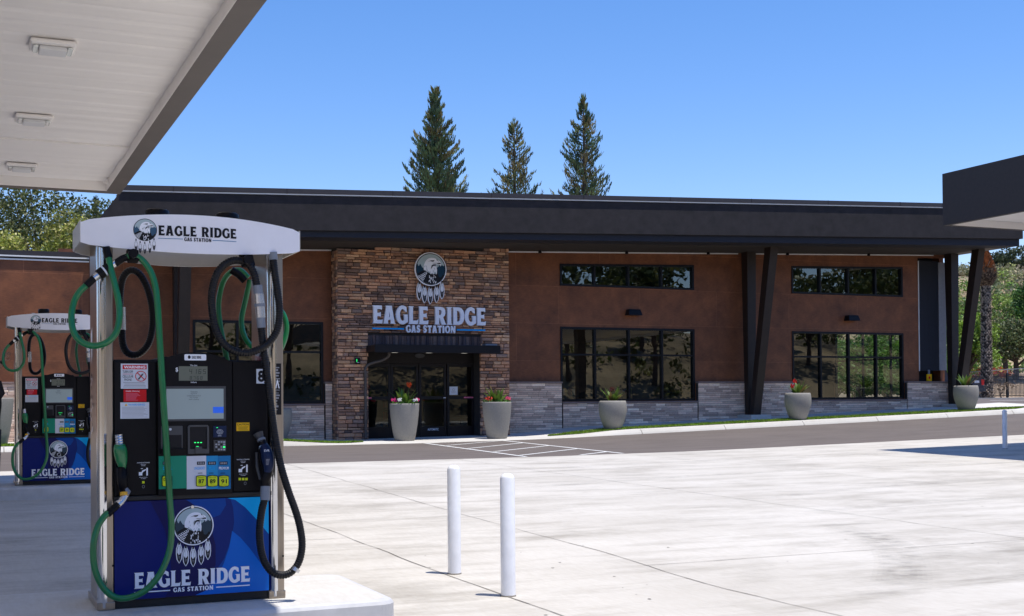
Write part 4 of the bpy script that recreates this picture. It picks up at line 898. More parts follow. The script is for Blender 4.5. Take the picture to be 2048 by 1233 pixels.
    B('contactless_pad', tap)
    def keys(b):
        R4(b, 426, 880, 450, 903, 'pump_gray', 0, th=.006)
        for i in range(3):
            for j in range(4): R4(b, 429+i*5.2, 882.5+j*5, 432.6+i*5.2, 885.6+j*5, 'keys' if (i+j) % 3 else 'ink_black', .0075)
        for j in range(4): R4(b, 444.5, 882.5+j*5, 448.5, 886+j*5, 'led_green' if j == 2 else 'keys', .0075)
    B('keypad', keys)
    # grade selection strip
    def grades(b):
        for x0, x1, m in ((316.5, 372, 'price_green'), (372.2, 411, 'price_white'), (411.2, 434, 'price_blue'), (434.2, 459.5, 'price_deep')): R4(b, x0, 911.5, x1, 978.5, m, .001)
        for x, s, m in ((325, 'DIESEL', 'line_blue'), (387, 'UNLEADED', 'line_blue'), (417, 'PLUS', 'cyan'), (436.5, 'PREMIUM', 'ink_white')):
            x2 = {'DIESEL':343,'UNLEADED':408.5,'PLUS':428,'PREMIUM':456}[s]; T(b, s, x, 933.5, x2, 939.5, m, .002, bold=.01)
        for x in (324, 392.5, 414.5, 437.5):
            R4(b, x, 923, x+16, 930, 'ink_black', .002); 
            for k in range(4): R4(b, x+2+3.3*k, 924.5, x+4.2+3.3*k, 928.5, 'grey_ink', .003)
            R4(b, x+2, 945.5, x+11, 947, 'ink_black', .002)
        R4(b, 387, 931.2, 409, 931.8, 'line_blue', .002)
    B('grade_strip', grades)
    def oct_(x, s):
        def f(b):
            u0, v0 = uv(x, 973); u1, v1 = uv(x+20.5, 951); r_ = .008
            def rr(d): return circ(u0+r_+d,v0+r_+d,r_,r_,4,180,270)+[((u0+u1)/2, v0+d-.003)]+circ(u1-r_-d,v0+r_+d,r_,r_,4,270,360)+circ(u1-r_-d,v1-r_-d,r_,r_,4,0,90)+[((u0+u1)/2, v1-d+.003)]+circ(u0+r_+d,v1-r_-d,r_,r_,4,90,180)
            b.shape([rr(0)], 'ink_black', cf, .001, .008); b.shape([rr(.0035)], 'octane', cf, .0095, .002)
            if s == 'D': T(b, 'Diesel', x+3, 955.5, x+17.5, 961.5, 'ink_black', .0125, bold=.02); T(b, '#2', x+7, 963.5, x+13, 969, 'ink_black', .0125, bold=.02)
            else: T(b, s, x+4.5, 958, x+16, 967, 'ink_black', .0125, bold=.025)
            if s != 'D':
                R4(b, x+3, 953.5, x+17, 954.6, 'ink_black', .0125); R4(b, x+4, 955.6, x+16, 956.2, 'ink_black', .0125)
                for k in range(5): R4(b, x+5+2.4*k, 969.3, x+6+2.4*k, 970.3, 'ink_black', .0125)
        B('grade_button', f)
    for x, s in ((322.5, 'D'), (390.5, '87'), (413, '89'), (435.5, '91')): oct_(x, s)
    # stickers
    sp = fp(.0045)
    S4 = lambda b, *a: R4(b, *a[:5], a[5] if len(a) > 5 else 0, sp); ST = lambda b, s, *a: T(b, s, *a[:5], a[5] if len(a) > 5 else .0012, sp, a[6] if len(a) > 6 else .01)
    def w1(b):
        S4(b, 241.5, 728, 295.5, 778, 'paper', .0004); S4(b, 245, 730.5, 293, 739, 'ink_red', .001); ST(b, 'WARNING', 247.5, 732, 290.5, 737.6, 'ink_white', .0016, .03)
        ST(b, 'TURN OFF', 245, 741.5, 266, 746.5, 'ink_black'); S4(b, 245, 748.2, 266.5, 749, 'ink_red', .001); ST(b, 'CELLULAR', 245, 750.8, 266.5, 755.8, 'ink_black'); ST(b, 'PHONE', 248.5, 757.5, 263, 762.3, 'ink_black')
        u, v = uv(281.5, 753); b.shape([circ(u, v, .034, .033, 28), circ(u, v, .0295, .0285, 28)[::-1]], 'ink_red', sp, .002)
        b.shape([[(u-.020,v-.018),(u-.012,v-.022),(u+.010,v+.004),(u+.017,v+.018),(u+.006,v+.014),(u-.008,v-.004)]], 'pump_gray', sp, .0012)
        b.shape([[(u-.024,v+.020),(u-.020,v+.024),(u+.024,v-.020),(u+.020,v-.024)]], 'ink_red', sp, .002)
        for k in range(4): S4(b, 247+random.uniform(-1,2), 765+3*k, 291-random.uniform(-1,3), 766.1+3*k, 'grey_ink', .001)
    B('cell_phone_sticker', w1)
    def w2(b):
        S4(b, 247, 779.5, 292.5, 804, 'ink_red', .0004); ST(b, 'Health Warning', 251.5, 781.5, 278.5, 784.6, 'ink_white')
        for k in range(7): S4(b, 251.5, 786.6+2.3*k, random.uniform(268, 288), 787.5+2.3*k, 'pink', .001)
    B('health_sticker', w2)
    def w3(b):
        S4(b, 240.5, 805, 298, 838, 'paper', .0004); ST(b, 'WARNING', 256, 807.8, 290, 812, 'line_blue')
        a = [uv(249, 812)[0], uv(249, 812.2)[1], uv(254.8, 812)[0], uv(252, 807.6)[1]]; b.shape([[(a[0],a[1]),(a[2],a[1]),((a[0]+a[2])/2,a[3])]], 'caution', sp, .0012)
        for k in range(9): S4(b, 244, 814.3+2.5*k, random.uniform(286, 295), 815.4+2.5*k, 'grey_ink', .001)
    B('safety_sticker', w3)
    def w4(b): S4(b, 512.5, 738.5, 531.5, 767.5, 'paper', .0004); ST(b, '8', 515.5, 741.5, 529, 764.5, 'ink_black', .0012, .045)
    B('number_plate', w4)
    def w5(b):
        S4(b, 472.5, 845.5, 498.5, 862.5, 'caution', .0004); ST(b, 'CAUTION', 474, 847.3, 497, 851.5, 'ink_black', .001, .02)
        for k in range(4): S4(b, 475+k % 2*2, 853.5+2.1*k, 496-k % 3, 854.4+2.1*k, 'ink_black', .001)
    B('caution_sticker', w5)
    def inst(b, x, y, n):
        ST(b, 'INSTRUCTIONS', x-12.5, y, x+12.5, y+2.6, 'ink_white'); ST(b, 'Remove', x-5, y+3.6, x+5, y+5.4, 'ink_white'); ST(b, 'Nozzle', x-4, y+6.2, x+4, y+8, 'ink_white')
        S4(b, x+6, y+11.5, x+9, y+27, 'ink_white'); S4(b, x-5, y+12.5, x-1, y+13.8, 'ink_white')
        u, v = uv(x-6, y+24); b.shape([[(u,v),(u+.012,v+.022),(u+.032,v+.03),(u+.034,v+.024),(u+.016,v+.012),(u+.01,v)]], 'ink_white', sp, .001); S4(b, x-9, y+20, x-2, y+27, 'ink_white')
        ST(b, 'Select Grade', x-8, y+29.5, x+8, y+31.3, 'ink_white'); ST(b, 'to Begin', x-5, y+32.2, x+5, y+34, 'ink_white')
        for k in range(n): S4(b, x-2.5+(k-(n-1)/2)*6.6, y+38, x+2.5+(k-(n-1)/2)*6.6, y+43, 'octane')
        u, v = uv(x+(0 if n == 1 else 4), y+49); b.shape([circ(u, v, .008, .010, 10), circ(u, v, .006, .008, 10)[::-1]], 'grey_ink', sp, .001)
    B('instructions', lambda b: inst(b, 286.5, 924.5, 1)); B('instructions', lambda b: inst(b, 486, 918, 3))
    # nozzle boots: framed recesses
    def boot(x0, y0, x1, y1):
        def f(b):
            u0, v0 = uv(x0, y1); u1, v1 = uv(x1, y0)
            b.shape([[(u0,v0),(u1,v0),(u1,v1-.012),(u1-.012,v1),(u0+.012,v1),(u0,v1-.012)], [(u0+.012,v0+.012),(u0+.012,v1-.014),(u1-.012,v1-.014),(u1-.012,v0+.012)]], 'pump_black', sp, 0, .02)
            rect(b, u0+.012, u1-.012, v0+.012, v1-.014, 'ink_black', sp, .0005)
            return B('nozzle_boot', f)
    boot(234, 851, 268, 984); boot(504, 847, 538, 992)
    # black frame rail between the cabinet and the lower door
    B('rail', lambda b: b.box(X0, X1, YP-.012, YP+.012, .812, .840, 'pump_base_black'), bevel=.004)
    # ---------------- curved sign on top: two bowed fascias joined at the ends
    ZC = 2.445; sx0, sx1 = .672, 2.02; cxm = (sx0+sx1)/2
    def bow(y_sign, yc):
        def f(b):
            N = 28; out = []; 
            for i in range(N+1):
                t = -1+2*i/N; x = cxm+t*(sx1-sx0)/2; y = yc-y_sign*(.13*(1-t*t)); hu = .075+.048*(1-t*t); hl = .066+.048*(1-t*t)
                e = min(1, (1-abs(t))/.05+.45); out.append((x, y, ZC+hu*e**.2, ZC-hl*e**.2))
            for s_ in (0, .012):
                vs = []
                for x, y, zu, zl in out: vs += [(x, y+y_sign*s_, zu), (x, y+y_sign*s_, zl)]
                fs = [(2*i, 2*i+1, 2*i+3, 2*i+2) for i in range(N)]
                b.add(vs, fs if s_ == 0 else [g[::-1] for g in fs], 'sign_white' if s_ == 0 else 'sign_inner')
            for i in range(N):
                for k in (2, 3):
                    a, c = out[i], out[i+1]; b.quad((a[0],a[1],a[k]),(c[0],c[1],c[k]),(c[0],c[1]+y_sign*.012,c[k]),(a[0],a[1]+y_sign*.012,a[k]), 'sign_white')
        return f
    yf, yb = YP-.02, YP+.50
    sg = B('front_sign', bow(1, yf), smooth=False); B('back_sign', bow(-1, yb))
    for x in (sx0, sx1): B('sign_end', lambda b: b.box(x-.004, x+.004, yf, yb, ZC-.055, ZC+.075, 'sign_inner'))
    B('sign_tray', lambda b: b.box(sx0+.06, sx1-.06, yf+.03, yb-.03, ZC+.0, ZC+.03, 'sign_inner'))
    def slogo(b):
        def pl(u, v, w=0):
            t = (u-cxm)/((sx1-sx0)/2); return Vector((u, yf-.13*(1-t*t)-w, v))
        Yq = yf-.12; q = lambda x, y: (lambda p: (p.x, p.z))(aty(x, y, Yq))
        cu, cv = q(291, 459.5); emblem(b, cu, cv, .0725, pl, .0012, .0006, None, tree='tree_blue')
        u0, v0 = q(316.5, 471); u1, _ = q(473, 475); v1 = q(316.5, 451)[1]
        # break the word into narrow pieces is not needed: the bow is shallow
        word(b, 'EAGLE RIDGE', u0, u1, v0, v1, 'ink_black', pl, .0025, gap=.06)
        w0, z0 = q(368, 483); w1 = q(422, 483)[0]; z1 = q(368, 475.8)[1]; word(b, 'GAS STATION', w0, w1, z0, z1, 'ink_black', pl, .0025, gap=.09)
        zl = (z0+z1)/2+.001
        for a, c in ((u0, w0-.008), (w1+.008, u1)):
            n_ = 8
            for i in range(n_): rect(b, a+(c-a)*i/n_, a+(c-a)*(i+1)/n_, zl-.002, zl+.0015, 'line_steel', pl, .0028)
    B('sign_logo', slogo, sg)
    for x0, x1 in ((1.09, 1.24), (1.54, 1.685)): B('top_vent', lambda b: b.lathe([(.072,0),(.078,.07),(.075,.10),(.06,.11),(0,.11)], ((x0+x1)/2, YP+.28, ZC+.10), 'pump_black', 20), smooth=True)
    B('top_bracket', lambda b: b.box(1.0, 1.05, YP+.22, YP+.27, ZC+.05, ZC+.145, 'silver_part')); B('top_bracket', lambda b: b.box(1.72, 1.77, YP+.22, YP+.27, ZC+.05, ZC+.14, 'silver_part'))
    # ---------------- hoses: pixel tracks of the photograph laid on their own depths
    def hose(name, P, rad, m, rib=False, n=12):
        pts = [aty(x, y, Y) for x, y, Y in P]; Q = spline(pts, 10)
        if rib: Q = resample(Q, .0036); rr = [rad*(1+.075*math.sin(2*math.pi*i*.0036/.0155)) for i in range(len(Q))]; return B(name, lambda b: b.tube(Q, rr, m, 12), smooth=True)
        return B(name, lambda b: b.tube(resample(Q, .012), rad, m, n), smooth=True)
    rg = .0195; rb = .0235
    h1 = hose('green_hose', [(217,513,7.92),(221,535,7.90),(231,575,7.88),(238,610,7.87),(238.5,640,7.86),(231,667,7.85),(212,686,7.85),(185,692,7.86),(160,682,7.87),(146,660,7.88),(143,630,7.90),(149,602,7.92),(160,583,7.92),(173,571,7.92)], rg, 'hose_green')
    hose('green_hose', [(252,515,7.9),(267,511,7.9),(284,520,7.9),(301,543,7.89),(311,575,7.88),(316,620,7.87),(320,690,7.86),(325,770,7.85),(332,880,7.84),(339,990,7.83),(343,1060,7.83),(338,1105,7.83),(320,1148,7.82),(292,1180,7.82),(258,1196,7.82),(228,1194,7.82),(204,1172,7.83),(189,1135,7.84),(187,1090,7.85),(195,1055,7.86),(207,1035,7.87),(216,1026,7.88)], rg, 'hose_green')
    def seg(name, P, m, rad, parent=r): return B(name, lambda b: b.tube([aty(x, y, Y) for x, y, Y in P], rad, m, 14), parent, smooth=False)
    seg('hose_cuff', [(212,495,7.93),(217.5,517,7.92)], 'pump_black', .023)
    seg('hose_cuff', [(172,572,7.92),(190,555,7.92)], 'pump_black', .0225); 
    seg('hose_swivel', [(188,557,7.92),(199,549,7.92)], 'silver_part', .023); bk = seg('breakaway', [(197,551,7.92),(219,535,7.92)], 'pump_black', .034); seg('ring', [(207,543.5,7.92),(210,541.5,7.92)], 'paper', .0355, bk)
    seg('hose_swivel', [(219,534,7.92),(232,526,7.92)], 'silver_part', .022); seg('hose_cuff', [(230,528,7.92),(245,518,7.91),(256,514,7.9)], 'pump_black', .022)
    B('hose_hanger', lambda b: (b.tube([aty(266,508,7.86)+Vector((0,-.03,0)), aty(266,508,7.86)+Vector((0,.10,0))], .028, 'pump_black', 12), b.bar(aty(264,500,7.93), aty(267,523,7.90), .06, .05, 'pump_black')))
    hose('black_hose', [(546,517,7.93),(550,550,7.91),(556,590,7.90),(559,625,7.89),(555,658,7.88),(541,682,7.87),(520,698,7.86),(494,706,7.86),(468,702,7.86),(447,687,7.86),(432,660,7.86),(424,620,7.87),(424,585,7.88),(433,550,7.89),(450,529,7.90),(472,521,7.90),(494,527,7.90),(507,545,7.90),(514,573,7.90)], rb, 'hose_black', True)
    hose('black_hose', [(522,652,7.90),(526,690,7.89),(532,735,7.88),(539,790,7.87),(548,860,7.85),(560,925,7.83),(576,980,7.82),(592,1025,7.82),(601,1060,7.82),(604,1095,7.82),(596,1128,7.82),(577,1148,7.82),(553,1149,7.82),(534,1133,7.83),(523,1105,7.84),(519,1065,7.85),(523,1025,7.86),(529,1000,7.87)], rb, 'hose_black', True)
    B('breakaway', lambda b: (b.tube([aty(515,571,7.90), aty(517,588,7.90)], .030, 'plastic_grey', 16), b.tube([aty(517,588,7.90), aty(519,608,7.90)], .0325, 'silver_part', 16), b.tube([aty(519,608,7.90), aty(519.5,614,7.90)], .035, 'plastic_grey', 16), b.tube([aty(519.5,614,7.90), aty(521,636,7.90)], .031, 'silver_part', 16), b.tube([aty(521,636,7.90), aty(523,656,7.90)], .028, 'plastic_grey', 16)))
    seg('hose_cuff', [(545,505,7.93),(546.5,520,7.93)], 'plastic_grey', .029); seg('hose_cuff', [(531,973,7.88),(530,1001,7.87)], 'plastic_grey', .0305)
    B('hose_hanger', lambda b: (b.tube([aty(496,520,7.86)+Vector((0,-.03,0)), aty(496,520,7.86)+Vector((0,.12,0))], .030, 'pump_black', 12), b.bar(aty(491,508,7.93), aty(497,533,7.90), .07, .05, 'pump_black')))
    seg('clip', [(590,1143,7.80),(594,1137,7.80)], 'silver_part', .0255)
    # hoses on the far side
    hose('black_hose', [(240,640,8.75),(240,590,8.75),(246,556,8.75),(262,541,8.75),(282,552,8.76),(299,590,8.77),(306,640,8.77),(298,685,8.76),(278,708,8.75),(258,708,8.75),(246,690,8.75),(243,650,8.75)], .0235, 'hose_black', True)
    hose('green_hose', [(497,556,8.75),(480,541,8.76),(460,546,8.77),(445,568,8.77),(437,610,8.77),(441,655,8.76),(450,700,8.75),(456,735,8.75),(462,800,8.75)], .019, 'hose_green')
    hose('green_hose', [(500,560,8.75),(490,605,8.76),(483,640,8.76),(487,668,8.75),(500,690,8.75),(530,712,8.75),(555,706,8.75),(569,680,8.75),(573,652,8.75),(566,628,8.75),(552,614,8.75)], .019, 'hose_green')
    seg('far_coupling', [(462,540,8.75),(478,550,8.75),(490,562,8.75)], 'pump_black', .026); seg('far_coupling', [(244,615,8.74),(245,660,8.74)], 'silver_part', .024)
    # ---------------- nozzles
    ng = B('diesel_nozzle', lambda b: (b.tube([aty(243,934,7.94), aty(245,960,7.935), aty(247,984,7.93)], [.030, .033, .024], 'pump_black', 14), b.tube([aty(250,990,7.92), aty(254,985,7.93), aty(247,978,7.93)], .024, 'plastic_grey', 12)), smooth=True)
    B('cover', lambda b: b.tube(spline([aty(239.5,889,7.94), aty(240,897,7.94), aty(242,912,7.94), aty(244,928,7.935), aty(245,938,7.935)], 5), lambda t: .024+.016*math.sin(math.pi*min(1, t*1.05+.1)), 'green_plastic', 16), ng, smooth=True)
    B('spout', lambda b: b.tube([aty(239.5-.25*k, 893-2.6*k, 7.94) for k in range(10)], [.021+.003*(k % 2) for k in range(10)], 'silver_part', 14), ng)
    B('swivel', lambda b: (b.tube([aty(251,991,7.92), aty(243,1003,7.91), aty(234,1011,7.90)], [.02, .022, .024], 'silver_part', 12), b.tube([aty(249,985,7.925), aty(249,992,7.92)], .0265, 'yellow_plastic', 14), b.tube([aty(236,1009,7.90), aty(215,1029,7.88)], .0225, 'pump_black', 12)), ng)
    nb = B('fuel_nozzle', lambda b: (b.tube(spline([aty(524,880,7.95), aty(528,900,7.93), aty(533,920,7.90), aty(536,935,7.89), aty(534,950,7.88), aty(530,962,7.88), aty(531,975,7.88)], 4), [.022,.026,.03,.034,.036,.038,.040,.041,.041,.041,.040,.039,.037,.035,.033,.032,.032,.031,.030,.030,.029,.028,.028,.028,.028][:25], 'pump_black', 16), b.tube([aty(513,905,7.93), aty(514,935,7.92), aty(520,958,7.90), aty(530,965,7.89)], .009, 'pump_gray', 8)), smooth=True)
    def cov(b):
        b.tube(spline([aty(528,893,7.90), aty(533,905,7.875), aty(536,920,7.87), aty(537,932,7.87), aty(535,944,7.875)], 4), lambda t: .026+.013*math.sin(math.pi*min(1, t+.05)), 'nozzle_navy', 16)
        pl = plane_at((0, 7.828, 0), (1,0,0), (0,0,1)); u0, v0 = uv(530, 903, 7.828) if False else (aty(528.5,904,7.828).x, aty(528.5,904,7.828).z)
        text(b, 'EVR', u0, u0+.033, v0, v0+.014, 'paper', pl, .001, .01)
        for k in range(5): rect(b, u0+.010, u0+.034-.002*k, v0-.05-.008*k, v0-.047-.008*k, 'grey_ink', pl, .002)
    B('cover', cov, nb, smooth=False)
    B('spout', lambda b: (b.tube([aty(516,867,7.97), aty(520,876,7.96), aty(525,886,7.94)], [.034, .024, .022], 'pump_gray', 14), b.tube([aty(522,878,7.95), aty(523.5,882,7.945)], .027, 'plastic_grey', 14), b.tube([aty(526,893,7.915), aty(527.5,896,7.91)], .033, 'silver_part', 14)), nb)
    return r
D1 = dispenser()
D2 = copy_tree(D1); D2.location = Vector(D1.location)+Vector((-.055, 10.9, .135)); D2['label'] = 'farther fuel dispenser partly hidden behind the near one, at the left edge'
for o in [c for c in bpy.data.objects if c.parent == D2 and c.name.startswith('number_plate')]: bpy.data.objects.remove(o)
# ------------------------------------------------------------------ bollards
def bollard(x, y, lab, h=.885):
    z = G(x, y); b = MB(); r = .0535; b.lathe([(r+.0, -.05), (r, h-.035), (r-.006, h-.02), (r-.018, h-.007), (r-.034, h), (0, h)], (x, y, z), 'bollard_paint', 36)
    r_ = empty('bollard', (x, y, z), lab, 'bollard', 'white steel bollards'); b.build('pipe', r_, smooth=True)
    b = MB(); b.lathe([(r+.004, .0), (r+.004, .006), (r, .010)], (x, y, z), 'joint', 28); b.build('base_ring', r_)
P = gnd(909, 1149); bollard(P.x, P.y, 'white bollard in the foreground, the left and farther one of the close pair')
P = gnd(1016.5, 1194); bollard(P.x, P.y, 'white bollard in the foreground, the right and nearer one of the close pair')
P = gnd(2010, 898); bollard(P.x, P.y, 'lone white bollard in the canopy shade near the right edge')

# ------------------------------------------------------------------ planters and their plants
PT = [(.0,0),(.285,0),(.30,.02),(.345,.25),(.385,.5),(.415,.75),(.43,.95),(.432,1.05),(.430,1.085),(.40,1.085),(.385,1.0),(0,1.0)]
PR = [(.0,0),(.255,0),(.27,.02),(.345,.22),(.41,.42),(.435,.58),(.435,.72),(.42,.83),(.40,.885),(.375,.885),(.37,.80),(0,.80)]
def leafblade(b, p, az, el, L, wd, tint, bend=.5):
    b.tint = tint; N = 4; d = Vector((math.cos(az)*math.cos(el), math.sin(az)*math.cos(el), math.sin(el))); s = Vector((-math.sin(az), math.cos(az), 0)); q = Vector(p); prev = None
    for i in range(N+1):
        t = i/N; w_ = wd*math.sin(math.pi*(.08+.92*t)**.8)*.5 if i < N else 0
        cur = (q-s*w_, q+s*w_)
        if prev: b.add([prev[0], prev[1], cur[1], cur[0]], [(0,1,2,3)], 'leaf')
        prev = cur; q = q+d*L/N; d = (d+Vector((0,0,-bend/N))).normalized()
def planter(X, Y, kind, lab, plab=None, flower=None, sc_=1, bed=False):
    z = G(X, Y)+kh(X)*(Y < 37)+.004; prof = PT if kind == 't' else PR; b = MB(); b.lathe([(r*sc_, h*sc_) for r, h in prof[:-2]], (X, Y, z), 'planter_stone', 48)
    r = empty('planter', (X, Y, z), lab, 'planter', 'stone coloured planters along the store front'); b.build('pot', r, smooth=True)
    b = MB(); zt = z+prof[-1][1]*sc_+.03; b.lathe([(prof[-2][0]*sc_, 0), (0, .02)], (X, Y, zt), 'soil', 24); b.build('soil', r)
    if not plab: return
    p = empty('potted_plant', (X, Y, zt), plab, 'plant', 'plants in the planters')
    b = MB(); rnd = random.Random(int(X*10)); rim = z+prof[-4][1]*sc_
    for k in range(26 if kind == 't' else 22):
        az = rnd.uniform(0, 6.28); g = rnd.uniform(.7, 1.25); tn = (.13*g, .22*g, .035*g) if rnd.random() < .8 else (.22*g, .17*g, .06*g)
        leafblade(b, (X+.07*math.cos(az), Y+.07*math.sin(az), zt), az, RAD(rnd.uniform(45, 82)), rnd.uniform(.30, .62)*(1 if kind == 't' else .92), rnd.uniform(.09, .17), tn, rnd.uniform(.3, .9))
    b.build('leaves', p)
    if bed:
        b = MB()
        for k in range(260):
            a = rnd.uniform(0, 6.28); rr = rnd.uniform(.1, .42); g = rnd.uniform(.6, 1.5); x, y = X+rr*math.cos(a), Y+rr*math.sin(a)
            leafblade(b, (x, y, rim-.05+rnd.uniform(0, .08)), rnd.uniform(0, 6.28), RAD(rnd.uniform(10, 80)), rnd.uniform(.05, .11), .05, (.08*g, .19*g, .03*g), .6)
        b.build('bedding_leaves', p)
        for a, tc in bed:
            b = MB(); x, y = X+.34*math.cos(a), Y+.34*math.sin(a); b.tint = tc
            for k in range(12): leaf_c = (x+rnd.uniform(-.07,.07), y+rnd.uniform(-.05,.05), rim+.08+rnd.uniform(-.02,.07)); d = .028; b.add([(leaf_c[0]+d*math.cos(t), leaf_c[1]-.01+d*.4*math.sin(t*2), leaf_c[2]+d*math.sin(t)) for t in (0,1.05,2.1,3.14,4.2,5.2)], [(0,1,2,3,4,5)], 'petal')
            b.build('flower', p)
    if flower:
        for dx, hh, tc in flower:
            b = MB(); b.tint = (.12,.16,.04); b.tube([(X+dx*.4, Y, zt), (X+dx, Y-.02, zt+hh)], .008, 'leaf', 6); b.tint = tc
            for k in range(14):
                c = Vector((X+dx+rnd.uniform(-.05,.05), Y-.02+rnd.uniform(-.04,.04), zt+hh+rnd.uniform(-.03,.08))); d = rnd.uniform(.025,.05); a = rnd.uniform(0, 3); b.add([c+Vector((d*math.cos(a),0,-d)), c+Vector((d*.7,.01,d*.4)), c+Vector((0,-.02,d*1.3)), c+Vector((-d*.8,.01,d*.3))], [(0,1,2,3)], 'petal')
            b.build('flower', p)
PK = (.75,.03,.22); RD = (.8,.07,.03); WH = (.75,.75,.72)
planter(11.92, 34.87, 't', 'tall tapered planter left of the door with pink and white flowers', 'plant with an orange red bloom and pink flowers left of the door', [(.14, .56, (.85,.09,.01))], 1, [(3.3, PK), (3.9, WH), (5.6, WH), (-.25, PK), (5.9, PK)])
planter(14.62, 34.30, 't', 'tall tapered planter at the right side of the door', 'leafy plant with coral and pink flowers right of the door', None, 1, [(3.3, RD), (3.7, RD), (5.8, (.8,.12,.2)), (-.2, PK)])
planter(18.5, 34.26, 'r', 'rounded planter below the first wide window right of the door', 'small leafy plant without flowers below the first wide window', [(-.02, .36, (.2,.06,.04))])
planter(25.4, 34.17, 'r', 'rounded planter between the middle V column and the right window', 'plant with a vivid red flower beside the middle V column', [(-.14, .42, (.85,.04,.03)), (-.22, .24, (.8,.04,.03))])
planter(32.85, 34.39, 'r', 'rounded planter beside the last V column at the right end', 'drooping yellow green plant beside the last V column')
planter(8.42, 36.0, 'r', 'rounded planter mostly hidden behind the near fuel dispenser')
planter(.80, 34.9, 't', 'large planter at the left frame edge by the farther fuel dispenser', None, None, 1.12)

# ------------------------------------------------------------------ trees
def leaves(b, c, n, R_, size, cols, rnd, flat=.7, m='leaf'):
    for _ in range(n):
        v = Vector((rnd.gauss(0, 1), rnd.gauss(0, 1), rnd.gauss(0, 1))); v = v.normalized()*R_*rnd.uniform(.35, 1)**.6; v.z *= flat; p = Vector(c)+v
        a = Vector((rnd.gauss(0,1), rnd.gauss(0,1), rnd.gauss(0,1))).normalized(); d = a.cross(Vector((rnd.gauss(0,1), rnd.gauss(0,1), rnd.gauss(0,1)))).normalized(); s = size*rnd.uniform(.6, 1.4)
        k = rnd.uniform(.75, 1.3); t = rnd.choice(cols); b.tint = tuple(x*k for x in t)
        b.add([p-a*s*.5, p+d*s*.32, p+a*s*.5, p-d*s*.32], [(0,1,2,3)], m)
def broadleaf(X, Y, H, Wd, lab, cols, seed, n=46, lf=70, size=.22, z=None, trunk=.28, low=.25, kind='tree', group='trees around the store', name='broadleaf_tree', cat='tree'):
    rnd = random.Random(seed); z = (G(X, Y)+hill(X, Y)-.1) if z is None else z; r = empty(name, (X, Y, z), lab, cat, group)
    t = MB(); top = Vector((X+rnd.uniform(-.3,.3), Y, z+H*.55)); t.tube(spline([(X,Y,z),(X+rnd.uniform(-.2,.2),Y,z+H*.25),top],5), lambda s: trunk*(1-.6*s), 'bark', 9)
    b = MB(); cl = []
    for i in range(n):
        a = rnd.uniform(0, 6.28); e = rnd.uniform(-.3, 1)**1; u = rnd.uniform(.25, 1)**.5; zc = z+H*(low+(1-low)*(.5+.5*e*u)); rr = Wd/2*u*math.sqrt(max(.08, 1-e*e*.8)); cl.append(Vector((X+rr*math.cos(a), Y+rr*math.sin(a), min(zc, z+H-.3))))
    for i, c in enumerate(cl):
        if i % 3 == 0: s0 = Vector((X,Y,z+H*rnd.uniform(.2,.5))); t.tube([s0, s0.lerp(c,.55)+Vector((0,0,.2)), c], [trunk*.35, trunk*.2, trunk*.06], 'bark', 5)
        g = rnd.uniform(.65, 1.35); cc = [tuple(v*g for v in q) for q in cols]; leaves(b, c, lf, rnd.uniform(.55, 1.15)*Wd*.14+.25, size, cc, rnd)
    t.build('trunk', r); b.build('crown', r)
